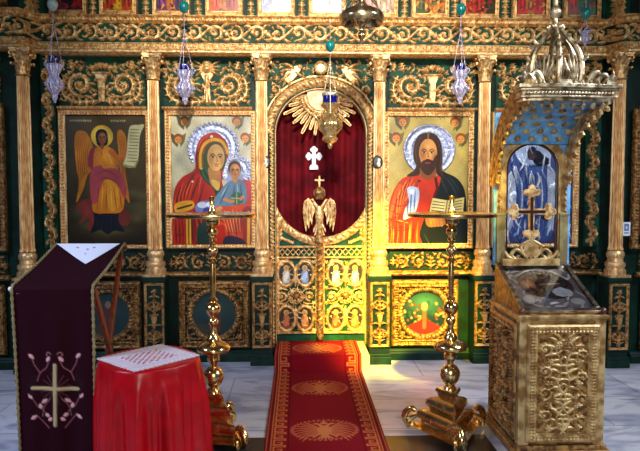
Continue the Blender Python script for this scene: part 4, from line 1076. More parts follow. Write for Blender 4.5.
# ================================================================ top row icons
TP = [((30, 20, 16), [(140, 24, 20), (20, 18, 18), (150, 30, 26)], 'small top row icon of dark and red robed figures, first from the left beyond the corner', 'black ground with crimson robes'),
      ((170, 130, 40), [(196, 60, 30), (210, 160, 30), (180, 70, 30)], 'yellow'), ((120, 90, 70), [(110, 60, 110), (190, 110, 50), (90, 50, 100)], 'p'),
      ((200, 150, 90), [(206, 80, 50), (226, 130, 60), (190, 70, 60)], 'o'), ((120, 140, 190), [(60, 80, 160), (170, 150, 200), (190, 190, 220)], 'b'),
      ((130, 150, 200), [(50, 80, 170), (160, 170, 220), (206, 206, 220)], 'b'), ((206, 170, 150), [(200, 120, 110), (190, 150, 120), (226, 180, 150)], 'p'),
      ((120, 120, 60), [(70, 90, 40), (190, 100, 40), (210, 150, 60)], 'g'), ((120, 70, 30), [(206, 90, 30), (180, 40, 30), (60, 60, 30)], 'o'),
      ((26, 34, 20), [(200, 30, 26), (170, 120, 50), (190, 40, 30)], 'r'), ((30, 40, 26), [(206, 26, 24), (50, 110, 50), (60, 130, 60)], 'g')]
TL = ['small top row icon with black and crimson robes, behind the pale egg at the left', 'small top row icon with yellow and red figures, second from the left corner',
      'small top row icon with purple and orange robes, beside the teal egg at the left', 'small top row icon with glowing orange robes, fourth from the left corner',
      'small top row icon in pale blue and lilac, fifth from the left corner', 'small top row icon in strong blue, just left of the hanging bowl',
      'small top row icon in pale pink, mostly behind the hanging bowl', 'small top row icon in olive green and orange, just right of the hanging bowl',
      'small top row icon with orange and red robes, beside the egg right of centre', 'small top row icon with red robes on black, left of the shrine spire',
      'small top row icon with red and green robes, right of the shrine spire']
def top_paint(bg, cols, seed):
    def f(cv):
        r = np.random.default_rng(seed); x0, y0, x1, y1 = cv.b
        cv.C[:] = np.array(bg)/255; cv.ell((x0+x1)/2, y0+12, 12, 14, col=[min(255, c+30) for c in bg], soft=.3, a=.6)
        cv.poly([(x0, y1-7), (x0+8, y1-9), (x1-8, y1-7), (x1, y1-9), (x1, y1+1), (x0, y1+1)], col=[int(c*.6)+30 for c in bg], smooth=False)
        for i, c in enumerate(cols):
            x = x0+6+i*(x1-x0-12)/2+r.uniform(-1, 1); t = y0+12+r.uniform(0, 5)
            cv.poly([(x-4.6, y1-2), (x-4.4, t+8), (x-2, t+2), (x+2, t+2), (x+4.6, t+9), (x+5, y1-2.5)], col=c)
            folds(cv, [[(x-2, t+8), (x-2.6, y1-4)], [(x+1.5, t+8), (x+2, y1-4)]], [int(q*.5) for q in c], .8, .8); folds(cv, [[(x, t+6), (x, y1-5)]], [min(255, q+50) for q in c], .7, .8)
            cv.ell(x, t-1, 3.4, 3.4, col=(214, 170, 70)); cv.ell(x, t-1, 2, 2.6, col=(170, 112, 74))
        for i in range(26):
            c = cols[i % 3]; e = r.uniform(.6, 1.35); a, b = r.uniform(x0, x1), r.uniform(y0+16, y1); cv.stroke(sp([(a, b), (a+r.uniform(-3, 3), b+r.uniform(1, 3)), (a+r.uniform(-5, 5), b+r.uniform(2, 6))], 4), [.4, 1.3, .3], col=[min(255, q*e) for q in c], a=.8)
    return f
for i, x in enumerate(TOPX):
    icon('framed_icon', TL[i], 'icon', (x-18.6, -32, x+18.6, 17.4), (x-14.6, -27, x+14.6, 12.6), top_paint(TP[i][0], TP[i][1], i), d=6.1, k=2.2, fmat=GOLD, group='small icons of the top row', bead=0)
for x0, x1, lb in ((-14, 22, 'small dim top row icon above the left wing of the screen'), (624, 662, 'small dark top row icon with brown robes above the right wing of the screen')):
    icon('framed_icon', lb, 'icon', (x0, -32, x1, 14.4), (x0+4, -27, x1-4, 9.6), top_paint((36, 28, 20), [(90, 44, 26), (70, 50, 34), (80, 60, 30)], 30), d=6.1, k=2, yo=wing, fmat=DGOLD, group='small icons of the top row', bead=0)
# ================================================================ carpet runner
CX = .185; CW = .4115
def eagle(cv, cx, cy, s, col):
    def q(*p): return [(cx+x*s, cy+y*s) for x, y in p]
    cv.poly(q((0, -.11), (.045, -.06), (.05, .02), (.03, .08), (0, .1), (-.03, .08), (-.05, .02), (-.045, -.06)), col=col)
    for g in (-1, 1):
        cv.stroke(q((g*.015, -.08), (g*.035, -.13), (g*.06, -.15), (g*.085, -.14)), [.016*s, .013*s, .013*s, .004*s], col=col)
        for i in range(9):
            a = -1.2+i*.25; L = .2-.008*abs(i-3)
            x0, y0 = g*.04, -.06+i*.016
            pts = [(x0, y0), (x0+g*L*.55*math.cos(a*.6), y0+L*.55*math.sin(a*.6)-.02), (x0+g*L*math.cos(a*.8), y0+L*math.sin(a)*.8+.03)]
            cv.stroke(sp(q(*pts), 5), [.006*s, .0075*s, .003*s], col=col, a=.92)
        cv.stroke(q((g*.03, .05), (g*.075, .1), (g*.1, .09)), .009*s, col=col); cv.stroke(q((g*.075, .1), (g*.085, .125)), .007*s, col=col)
        for i in range(3): cv.stroke(q((g*.004*i, .08), (g*.028*i, .15)), [.011*s, .007*s], col=col)
    cv.stroke(q((0, -.16), (0, -.2)), .006*s, col=col); cv.stroke(q((-.018, -.185), (.018, -.185)), .005*s, col=col); cv.ell(cx, cy-.155*s, .03*s, .018*s, col=col)
L0, LT, LR = .0, .5, .15    # on the step, riser, floor
yst = CY+5.76
CL = .56+.15+1.95
cv = Cv(-CW, 0, CW, CL, 200, (122, 10, 22))
GC = (186, 108, 60)
cv.C[np.abs(np.abs(cv.X)-.385) < .028] = np.array((104, 10, 24))/255
for g in (-1, 1):
    cv.C[np.abs(cv.X-g*.398) < .005] = np.array((160, 70, 44))/255
    cv.C[np.abs(cv.X-g*.255) < .006] = np.array((92, 8, 20))/255; cv.C[np.abs(cv.X-g*.37) < .0045] = np.array((176, 92, 46))/255
    y = 0; p = .11
    while y < CL:
        a, b = g*.275, g*.35
        m = (a+b)/2; w = (b-a)
        cv.stroke([(a, y), (b, y), (b, y+p*.62), (a+w*.3, y+p*.62), (a+w*.3, y+p*.32), (a+w*.65, y+p*.32)], .0062, col=(186, 104, 52))
        cv.stroke([(b, y+p*.62), (b, y+p*.8)], .0062, col=(186, 104, 52)); cv.stroke([(a, y+p*.8), (b, y+p*.8)], .0062, col=(186, 104, 52)); cv.stroke([(a, y+p*.8), (a, y+p)], .0062, col=(186, 104, 52))
        y += p
for yc in (.30, .56+.15+.49, .56+.15+1.43):
    for i in range(40):
        a = i/40*2*PI; cv.ell(.235*math.cos(a), yc+.19*math.sin(a), .012, .008, col=(176, 100, 56), rot=a+.6)
    r = np.hypot(cv.X/.222, (cv.Y-yc)/.176); cv.C[(r < 1)] = np.array((130, 14, 24))/255
    for i in range(60):
        a = i/60*2*PI; cv.ell(.222*math.cos(a), yc+.176*math.sin(a), .0065, .0055, col=(180, 100, 56))
    eagle(cv, 0, yc+.02, .94, GC)
def carpet(U, V, H):
    T = .56; rr = .15
    x = CX+U; e = .012
    s1 = np.clip(V, 0, T); s2 = np.clip(V-T, 0, rr); s3 = np.clip(V-T-rr, 0, 9)
    y = yst+.015*0+(T-s1)-.0-e-.012*ss(s2/rr)-s3; z = .15+e*.8-s2*(.15-.0)/.15
    y = y+.012*0
    z = z+.0025*np.sin(x*9+V*5)*(s3 > .05)+.002
    return x, y, z
o = sheet(cv, 'carpet_runner', CARPET, carpet, None, color=True)
o.modifiers.new('solid', 'SOLIDIFY').thickness = .008; o.modifiers['solid'].offset = -1
tag(o, 'long red carpet runner with double-headed eagles leading over the step to the doors', 'carpet')

# ================================================================ candle stands
KS = .00677
def candle_stand(name, label, base_px, d, rot, tilt=0):
    x = float(Xf(base_px, d)); t = thing(name, label, 'candle stand', (0, 0, 0), 'tall brass candle stands')
    Z = lambda py: float(Zf(py, 4.2)); k = KS
    def L(ps, n=40): return [(r*k*(.86 if r < 12 else 1), Z(y)) for r, y in ps][::-1]
    mb = MB(); mb.lathe(L([(2, 213.5), (30, 214.6), (43, 213.8), (44.3, 214.6), (44.5, 216.2), (44, 217.6), (30, 217.6), (9, 219), (8.4, 221), (4, 222)]), 64); mb.build('tray', BRASS, t)
    mb = MB(); mb.lathe(L([(3.2, 197), (3.4, 196.6), (3.0, 198), (2.6, 208), (4.2, 210), (4.6, 212), (7, 213.5), (7, 214.2)]), 24); mb.build('candle_cup', BRASS, t)
    mb = MB()
    mb.lathe(L([(4, 221), (8.5, 222), (8, 224.5), (4.5, 227), (3, 228), (6, 230), (6.6, 232.5), (5.6, 235), (2.8, 236.5), (3.2, 238), (4.8, 239.5), (4.8, 241), (3, 242.5), (2.6, 246), (5.8, 249), (6.4, 251.5), (5, 254), (2.6, 256), (2.6, 258), (4.6, 260), (4.6, 262), (2.8, 263.5), (3.4, 270), (3.6, 280), (3.1, 290), (2.6, 297), (5, 299), (5, 301), (3.2, 302.5), (6, 303.5), (8.2, 306), (8.8, 309), (7.6, 313), (4.6, 316), (3.4, 318), (5.6, 320), (5.8, 323), (4.4, 325), (3.4, 328), (4, 333), (6, 336), (7.5, 338), (8, 340), (6, 341)]), 40)
    mb.build('stem', BRASS, t)
    mb = MB(); mb.lathe(L([(4, 339), (9, 341), (12, 343), (16.4, 346), (17, 348), (16, 350.5), (10, 353), (6, 354.5), (4, 355)]), 48); mb.build('drip_bowl', BRASS, t)
    mb = MB(); mb.lathe(L([(4, 354), (7, 356), (7.6, 359), (6, 362), (4, 364), (4, 366), (8, 368), (11, 372), (11.8, 377), (10, 382), (6, 386), (5, 387.5), (7, 389), (8, 392)]), 40); mb.build('knop', BRASS, t)
    # three-sided stepped foot with bowed mouldings
    prof = [(8, 389), (14, 390), (16, 393), (13, 396), (12, 399), (20, 401), (25, 404), (26, 409), (22, 412), (21, 414), (31, 416), (35, 419), (36, 424), (31, 427), (31, 430), (41, 433), (46, 437), (46, 441), (42, 444), (34, 446)]
    mb = MB(); n = 48; vs = []; fs = []
    zc = lambda y: max(.03, float(Zf(y, 4.2))*.96)
    rows = [(r, y) for r, y in prof][::-1]
    for r, y in rows:
        for i in range(n):
            a = 2*PI*i/n; b = ((a+PI/3) % (2*PI/3))-PI/3
            tri = .5/math.cos(b) if abs(b) < PI/3 else 1
            rr = r*k*1.0*min(1, tri*1.02)
            aa = a
            vs.append((rr*math.cos(aa+PI/3), rr*math.sin(aa+PI/3), zc(y)))
    for j in range(len(rows)-1):
        for i in range(n): fs.append((j*n+i, j*n+(i+1) % n, (j+1)*n+(i+1) % n, (j+1)*n+i))
    fs.append(tuple(range(n))[::-1]); fs.append(tuple(range((len(rows)-1)*n, len(rows)*n)))
    mb.add(vs, fs); mb.build('stepped_base', BRASS, t, smooth=35)
    for q in range(3):
        a = q*2*PI/3+2*PI/3; dx, dy = math.cos(a), math.sin(a); mb = MB()
        def c(r, z): return (dx*r*k, dy*r*k, z)
        pts = [c(36, .13), c(41, .145), c(46, .12), c(48.5, .08), c(46, .04), c(41.5, .03), c(40, .05), c(43, .062)]
        mb.tube(sp(pts, 4), [.016, .022, .024, .026, .024, .02, .014, .01], 12)
        for s in (-1, 1): mb.tube(sp([c(34, .1), (dx*42*k-dy*s*.03, dy*42*k+dx*s*.03, .07), (dx*43*k-dy*s*.034, dy*43*k+dx*s*.034, .014)], 4), [.012, .02, .014], 8)
        mb.build('scroll_foot', BRASS, t)
    t.location = (x, CY+d, .005); t.rotation_euler = (0, 0, R_(rot))
    return t
candle_stand('candle_stand', 'tall brass candle stand left of the red carpet, beside the red-draped table', 212, 4.2, -45)
candle_stand('candle_stand', 'tall brass candle stand right of the red carpet, before the bearded man icon', 452, 4.2, 30)

# ================================================================ round table, satin cloth, lace
tx, ty = float(Xf(146.5, 3.65)), CY+3.66; TH = .715; TR = .277
t = thing('side_table', 'low round wooden side table hidden under a red satin cloth', 'table', (tx, ty, 0))
mb = MB(); mb.lathe([(TR-.03, TH-.03), (TR-.015, TH-.015), (TR-.02, TH-.004)], 40, Matrix.Translation((tx, ty, 0))); mb.build('tabletop', WOOD, t)
for i in range(4):
    a = PI/4+i*PI/2; mb = MB(); mb.tube([(tx+.2*math.cos(a), ty+.2*math.sin(a), 0), (tx+.17*math.cos(a), ty+.17*math.sin(a), TH-.03)], [.016, .022], 10); mb.build('leg', WOOD, t)
mb = MB(); N = 240
def cloth(u, v):
    a = 2*PI*u
    if v < .3:
        s = v/.3; sq = 1+.05*math.cos(4*a+.4)
        return (tx+TR*s*sq*math.cos(a), ty+TR*s*sq*math.sin(a), TH+.002+.0015*math.sin(a*9)*s)
    w = (v-.3)/.7
    sq = 1+.05*math.cos(4*a+.4)
    f = min(1, w*3.0)
    am = .35+.65*w
    fold = math.sin(a*12+1.5*math.sin(a*3)+.6*math.sin(w*3))+.5*math.sin(a*25+2+w)+.4*math.sin(a*7+1)
    cr = .03*min(1, w*9)
    r = TR*sq+cr*.55+.018*w+f*am*.034*fold
    z = TH-.012*min(1, w*12)-(TH-.03)*w
    if w < .03: z = TH-.4*w
    return (tx+.022*w+r*math.cos(a), ty+r*math.sin(a), z)
mb.surf(cloth, N, 60); o = mb.build('tablecloth', SATIN, smooth=180); o.modifiers.new('solid', 'SOLIDIFY').thickness = .003
tag(o, 'shiny bright red satin cloth hanging in folds over the small table', 'tablecloth')
# lace mat
LS = .93
cv = Cv(-.25, -.23, .25, .23, 380, (222, 214, 218))
ax = np.abs(cv.X); ay = np.abs(cv.Y)
b = .014*np.abs(np.sin(cv.X*PI/.034)); c_ = .014*np.abs(np.sin(cv.Y*PI/.034))
outer = (ax > .237+c_) | (ay > .216+b)
holes = (np.sin(cv.X*2*PI/.018)*np.sin(cv.Y*2*PI/.018) > .62)
inn = (ax < .145) & (ay < .125)
ped = (np.sin(cv.X*2*PI/.05)*np.cos(cv.Y*2*PI/.045)+.6*np.sin(cv.X*2*PI/.021+np.sin(cv.Y*150))*np.sin(cv.Y*2*PI/.023) < .12)
net = (np.sin(cv.X*2*PI/.011) > -.4) | (np.sin(cv.Y*2*PI/.011) > -.4)
band = (~inn) & ((np.sin(cv.X*2*PI/.03+cv.Y*90)*np.sin(cv.Y*2*PI/.026) < .55))
ring = (np.abs(np.maximum(ax-.145, ay-.125)) < .004) | (np.abs(np.maximum(ax-.208, ay-.188)) < .003)
solid = ((inn & ped) | band | ring)
cv.cut = outer | ~solid
dr = math.atan2(.0, 1)
ca, sa = math.cos(R_(47)), math.sin(R_(47))
lx, ly = tx-.005, ty+.004
o = sheet(cv, 'lace_mat', M_('cotton_lace', (226, 214, 220), ro=.85), lambda X, Y, H: (lx+LS*(X*ca-(-Y)*sa), ly+LS*(X*sa+(-Y)*ca), TH+.007+.0*X), None)
o.modifiers.new('solid', 'SOLIDIFY').thickness = .0015
tag(o, 'white lace mat with scalloped edge lying on the red satin tablecloth', 'lace mat')

# ================================================================ lectern
dF, dB = 3.65, 4.32
lx0, lx1 = float(Xf(12, dF)), float(Xf(90.5, dF)); yF, yB = CY+dF, CY+dB
zF, zB = float(Zf(286, dF)), float(Zf(245, dB))
t = thing('folding_lectern', 'folding wooden lectern with crossed legs under the wine velvet cloth', 'lectern', ((lx0+lx1)/2, (yF+yB)/2, 0))
for i, x in enumerate((lx0+.025, lx1+.012)):
    for (ya, za, yb_, zb_, dx) in ((yF+.0, zF-.02, yB+.06, 0, 0), (yB, zB-.02, yF-.04, 0, -.028 if i else .028)):
        mb = MB(); d = Vector((0, yb_-ya, zb_-za)); L = d.length; M = Matrix.Translation((x+dx, ya, za)) @ d.to_track_quat('Z', 'X').to_matrix().to_4x4()
        mb.box(-.021, .021, -.012, .012, 0, L, M); mb.build('leg', WOOD, t, smooth=0, bevel=.003)
for nm, y, z in (('rail', yF, zF-.015), ('rail', yB, zB-.015)):
    mb = MB(); mb.tube([(lx0-.01, y, z), (lx1+.02, y, z)], .013, 12); mb.build(nm, WOOD, t)
mb = MB(); mb.ball((lx0-.022, yF, zF-.008), .014, 1, 12); o = mb.build('rail_cap', WHITE, t); tag(o, 'white round rail cap')
mb = MB(); yc_, zc_ = (yF+yB)/2, (zF+zB)/2
mb.tube([(lx0, yc_+.02, .55), (lx1, yc_+.02, .55)], .012, 12); mb.build('cross_bar', WOOD, t)
# velvet cloth: back drop, slope, front drop
LEN1, LEN2, LEN3 = .05, math.hypot(yB-yF, zB-zF), zF-.06
cw = (lx1-lx0)/2; cxm = (lx0+lx1)/2; W0 = cw+.012
cv = Cv(-W0, -LEN1, W0, LEN2+LEN3, 170, (38, 3, 14))
def velvet(U, V, H, off=.0):
    s = np.clip(V, 0, LEN2)/LEN2; yy = yB-(yB-yF)*s; zz = zB-(zB-zF)*s+.012
    sag = .02*np.sin(PI*s)*(V > 0)*(V < LEN2)
    zz = zz-sag*(1-(U/W0)**2*.5)
    dn = np.clip(V-LEN2, 0, 9); bk = np.clip(-V, 0, 9)
    wv = np.clip(dn*3, 0, 1)
    yy = yy-.016*np.clip((V-LEN2)/.02, 0, 1)+.012*np.clip(bk/.02, 0, 1)-wv*(.007*np.sin(U*38+1)+.006*np.sin(U*21+V*2))+.02*dn*0
    zz = zz-dn-bk
    xx = cxm+U*(1-.035*np.clip(dn/LEN3, 0, 1))+.012*np.clip(dn/LEN3, 0, 1)
    return xx, yy-H-off, zz+off*.6*(V < LEN2)
pu = lambda px, py: ((float(Xf(px, 3.64))-cxm), LEN2+(zF-float(Zf(py, 3.64))))
c0 = pu(50.5, 387.5); hx = .008
AU = (176, 160, 116); PK = (216, 160, 160); DK = (36, 14, 22)
def E(pts, r, col, h=.003): cv.stroke(sp(pts, 6) if len(pts) > 2 else pts, r, col=col, h=h)
sc = .00589
def e_(x, y): return (c0[0]+x*sc, c0[1]+y*sc)
for i in range(16):
    a = i/16*2*PI+.2
    if i % 4: E([e_(3*math.cos(a), 3*math.sin(a)), e_(15*math.cos(a), 16*math.sin(a))], .0016, (120, 78, 70))
E([e_(0.5, -24), e_(-1.5, 37)], .0115, AU, .005); E([e_(-23, -1), e_(22, 1)], .0115, AU, .005)
for g in (-1, 1):
    for (pts) in ([(-18, -8), (-15, -16), (-9, -21), (-6, -27)], [(-15, -16), (-20, -24), (-22, -30)], [(-6, 10), (-12, 18), (-14, 28)], [(-24, 8), (-18, 18), (-11, 24)], [(-20, 26), (-13, 34), (-8, 40)], [(-4, -32), (-8, -34), (-6, -37), (-3, -35)]):
        E([e_(g*x, y) for x, y in pts], .0022, (150, 96, 96))
    for x, y, a, L in ((-8, -28, -.9, 5), (-21, -31, -2.4, 6), (-24, 9, -2.3, 5), (-14, 14, -.6, 6), (-15, 20, -1.8, 5), (-11, 26, .4, 4), (-20, 27, 2.6, 6), (-8, 32, -.6, 4)):
        p = e_(g*x, y); q = e_(g*(x+L*math.cos(a)), y+L*math.sin(a)); E([p, q], [.004, .0105, .003], PK, .004)
    for x, y in ((-22, -8), (-26, -4), (-24, 4), (-17, 22), (-21, -12)):
        p = e_(g*x, y); cv.ell(p[0], p[1], .017, .014, col=DK)
vel = sheet(cv, 'velvet_cloth', STITCH, velvet, None, color=True)
vel.modifiers.new('solid', 'SOLIDIFY').thickness = .004; vel.modifiers['solid'].offset = -1
tag(vel, 'long dark wine velvet cloth with embroidered cross hanging over the lectern', 'cloth')
for g in (-1, 1):
    mb = MB(); pts = []
    for v in np.linspace(-LEN1, LEN2+LEN3, 150):
        x, y, z = velvet(np.array([g*(W0-.004)]), np.array([v]), np.array([0.0]), .004); pts.append((float(x[0]), float(y[0]), float(z[0])))
    mb.tube(pts, [.0085+.0025*math.sin(i*1.9) for i in range(150)], 8); mb.build('braid_edge', BRAID, vel)
# white cloth corner on the slope
cvw = Cv(0, 0, 1, 1, 50, (232, 232, 242))
wl = lambda p: p
A_, B_ = -W0*.97, W0*.86; VA = LEN2*.46; UA = float(Xf(84, 4.0))-cxm
cvw.C[:] = np.array((230, 230, 240))/255
def wcloth(X, Y, H):
    # X along the back rail, Y down towards the point
    U = (A_+(B_-A_)*X)*(1-Y)+UA*Y*1.0; V = Y*VA-.0
    x, y, z = velvet(U, V, 0*U, .007); return x, y, z
for i, (x, y) in enumerate(((.3, .2), (.5, .28), (.62, .2), (.45, .5))): cvw.ell(x, y, .02, .03, col=(150, 60, 90))
o = sheet(cvw, 'white_cloth', paint_mat('white_embroidered_linen', .8), wcloth, None, color=True)
mb = MB()
o.modifiers.new('solid', 'SOLIDIFY').thickness = .002
tag(o, 'white linen cloth corner folded over the top of the wine velvet cloth', 'cloth')

# ================================================================ hanging lamps
def lathe_px(mb, cx, y, prof, d, k, n=28, **kw):
    mb.lathe([(r*k, float(Zf(py, d))) for r, py in prof][::-1], n, Matrix.Translation((cx, y, 0)), **kw)
def small_lamp(px, ycup, ybot, w, egg_y, emat, label, d=5.72, mat=LILAC, cup=True, eggpx=None):
    k = d/620; x = float(Xf(px, d)); y = CY+d; t = thing('hanging_oil_lamp', label, 'oil lamp', (x, y, float(Zf(ybot, d))), 'oil lamps hanging before the screen')
    H = ybot-ycup; Y = lambda f: ycup+H*f
    mb = MB(); lathe_px(mb, x, y, [(w*.42, Y(-.06)), (w*.4, Y(0)), (w*.3, Y(.04))], d, k)
    if cup:
        m2 = MB(); lathe_px(m2, x, y, [(w*.3, Y(-.14)), (w*.32, Y(-.05)), (w*.3, Y(.04)), (w*.22, Y(.08))], d, k); m2.build('glass_cup', BLUEG, t)
    mb = MB()
    lathe_px(mb, x, y, [(w*.3, Y(.02)), (w*.46, Y(.05)), (w*.5, Y(.12)), (w*.44, Y(.22)), (w*.3, Y(.3)), (w*.32, Y(.36)), (w*.46, Y(.44)), (w*.52, Y(.54)), (w*.46, Y(.66)), (w*.28, Y(.76)), (w*.16, Y(.82)), (w*.2, Y(.88)), (w*.1, Y(.94)), (w*.08, Y(1))], d, k, flute=10, fd=.22)
    for i in range(6):
        a = i*PI/3; cx2, cy2 = x+w*.5*k*math.cos(a), y+w*.5*k*math.sin(a)
        mb.tube(sp([(cx2, cy2, float(Zf(Y(.12), d))), (x+w*.62*k*math.cos(a), y+w*.62*k*math.sin(a), float(Zf(Y(.03), d))), (x+w*.5*k*math.cos(a), y+w*.5*k*math.sin(a), float(Zf(Y(-.04), d)))], 4), [.006, .004], 6)
        mb.ball((x+w*.56*k*math.cos(a), y+w*.56*k*math.sin(a), float(Zf(Y(.55), d))), w*.09*k, 1.4, 8)
    mb.build('filigree_bowl', mat, t)
    top = egg_y+(5 if egg_y > 0 else 16)
    yr = min(Y(-.75), max(top+10, Y(-1.1)))
    for i in range(3):
        a = i*2*PI/3+.5; mb = MB(); mb.tube([(x+w*.5*k*math.cos(a), y+w*.5*k*math.sin(a), float(Zf(Y(.03), d))), (x, y, float(Zf(yr, d)))], .0022, 5); mb.build('chain', mat, t)
    ex = x
    mb = MB(); mb.tube([(x, y, float(Zf(yr, d))), (x, y, float(Zf(egg_y, d))), (x, y, 4.4)], .0028, 6); mb.ball((x, y, float(Zf(yr, d))), .012, 1, 10); mb.build('main_chain', mat, t)
    mb = MB(); mb.lathe([(max(.001, .046*math.sin(PI*q/12)*(1-.12*math.cos(PI*q/12))), -.056*math.cos(PI*q/12)) for q in range(13)], 20, Matrix.Translation((x, y, float(Zf(egg_y, d)))))
    mb.build('egg', emat, t)
small_lamp(57.5, 64, 104, 15, 7.5, PEGG, 'hanging silver oil lamp with pale painted egg, at the left before the winged figure')
small_lamp(186.5, 70, 105, 16, 8.5, TEAL, 'hanging silver oil lamp with teal egg, before the mother and child bay')
small_lamp(458.5, 68, 103, 15, 8, TEAL, 'hanging silver oil lamp with teal egg, before the bearded man bay')
small_lamp(581, 28, 44, 10, 11, TEAL, 'small hanging silver lamp with teal egg, behind the crown of the shrine', d=5.78)
# the larger gilt lamp in the arch
d = 5.45; k = d/620; x = float(Xf(330, d)); y = CY+d
t = thing('hanging_oil_lamp', 'larger gilt hanging oil lamp with blue glass cup in the arch', 'oil lamp', (x, y, float(Zf(146, d))), 'oil lamps hanging before the screen')
mb = MB(); lathe_px(mb, x, y, [(7.2, 93), (7.6, 96), (7.2, 104), (4, 107)], d, k); mb.build('glass_cup', BLUEG, t)
mb = MB(); lathe_px(mb, x, y, [(8, 103), (9.5, 105), (7, 108), (4, 111), (5, 114), (9, 118), (12, 122), (12.6, 126), (11, 130), (7, 134), (6, 136), (8, 139), (6, 142), (2, 144), (2.6, 146), (1, 149)], d, k, flute=12, fd=.12)
for i in range(6):
    a = i*PI/3; mb.tube(sp([(x+11*k*math.cos(a), y+11*k*math.sin(a), float(Zf(122, d))), (x+14.5*k*math.cos(a), y+14.5*k*math.sin(a), float(Zf(117, d))), (x+12.5*k*math.cos(a), y+12.5*k*math.sin(a), float(Zf(112, d)))], 4), [.012, .006], 6)
mb.build('pierced_bowl', M_('bright_gilt_silver', (244, 214, 150), (214, 170, 100), met=.85, ro=.22, ns=20), t)
mb = MB(); mb.lathe([(7.9*k, float(Zf(96, d))), (8.3*k, float(Zf(94.5, d))), (7.9*k, float(Zf(93, d)))], 28, Matrix.Translation((x, y, 0)), caps=False); mb.build('cup_rim', SILVG, t)
for i in range(3):
    a = i*2*PI/3+.5; mb = MB(); p0 = Vector((x+11.5*k*math.cos(a), y+11.5*k*math.sin(a), float(Zf(114, d)))); p1 = Vector((x, y, float(Zf(60, d)))); mb.tube([p0, p1], .0025, 5)
    for j in range(12): mb.ball(tuple(p0.lerp(p1, j/12)), .006, 1.3, 6)
    mb.build('chain', SILVG, t)
mb = MB(); mb.tube([(x, y, float(Zf(60, d))), (x, y, 4.4)], .003, 6)
for j in range(14): mb.ball((x, y, float(Zf(60+j*2.6, d))), .012 if j % 2 else .007, 1.2, 8)
mb.build('main_chain', SILVG, t)
mb = MB(); mb.lathe([(max(.001, .042*math.sin(PI*q/12)*(1-.12*math.cos(PI*q/12))), -.05*math.cos(PI*q/12)) for q in range(13)], 20, Matrix.Translation((x, y, float(Zf(46, d))))); mb.build('egg', TEAL, t)
# large bowl lamp at the top
d = 4.9; k = d/620; x = float(Xf(361, d)); y = CY+d
OLDS = M_('old_silver', (226, 204, 160), (170, 144, 104), met=.95, ro=.15, ro2=.28, ns=20)
t = thing('chandelier_bowl', 'large silver hanging bowl lamp with drop finial at the top centre', 'hanging lamp', (x, y, float(Zf(41, d))))
mb = MB(); lathe_px(mb, x, y, [(4, 2), (7, 5), (12, 8), (19, 11), (22, 15), (22.4, 19), (20.5, 23), (19, 21), (17, 16.5), (10, 16), (6, 22), (6.5, 24)], d, k, 48, caps=False); mb.build('bowl', OLDS, t)
mb = MB(); lathe_px(mb, x, y, [(6.5, 23), (4, 25), (2.4, 28), (2.2, 31), (3.6, 33), (3.8, 36), (2, 39), (1.2, 42), (.3, 44)], d, k); mb.build('drop_finial', OLDS, t)
mb = MB(); lathe_px(mb, x, y, [(1.5, -4), (3.5, -2), (4, 1), (3, 3), (7, 6)], d, k); mb.build('bowl_neck', OLDS, t)
mb = MB(); mb.tube([(x, y, float(Zf(-2, d))), (x, y, 4.4)], .008, 8); mb.build('hanging_rod', OLDS, t)
for i in range(6):
    a = i*PI/3+.3; mb = MB(); mb.tube(sp([(x+20*k*math.cos(a), y+20*k*math.sin(a), float(Zf(13, d))), (x+17*k*math.cos(a), y+17*k*math.sin(a), float(Zf(5, d))), (x+10*k*math.cos(a), y+10*k*math.sin(a), float(Zf(-2, d))), (x, y, float(Zf(-8, d)))], 4), .005, 6); mb.build('arm', OLDS, t)

# ================================================================ shrine
SF, SBk = 3.83, 4.42; yF, yB = CY+SF, CY+SBk
X0, X1 = float(Xf(522, SF)), float(Xf(609.5, SF)); zT = float(Zf(315, SF)); SH = thing('canopied_shrine', 'carved gilded icon shrine with crowned canopy standing at the right', 'shrine', ((X0+X1)/2, (yF+yB)/2, 0))
W = X1-X0
mb = MB(); mb.box(X0+.02, X1-.02, yF+.02, yB-.02, .0, zT-.03)
for (a, b) in ((X0, yF), (X1-.07, yF), (X0, yB-.06), (X1-.07, yB-.06)): mb.box(a, a+.07, b, b+.06, 0, zT-.03)
cab = mb.build('cabinet', PALEG, SH, smooth=0, bevel=.004)
mb = MB(); mb.box(X0-.012, X1+.012, yF-.015, yB+.01, zT-.035, zT-.012); mb.box(X0-.004, X1+.004, yF-.006, yB+.005, zT-.05, zT-.035); mb.build('top_moulding', PALEG, SH, smooth=0, bevel=.005)
mb = MB(); mb.box(X0-.03, X1+.03, yF-.03, yB+.03, 0, .05); mb.box(X0-.015, X1+.015, yF-.015, yB+.015, .05, .08); mb.build('foot_board', DGOLD, SH, smooth=0, bevel=.005)
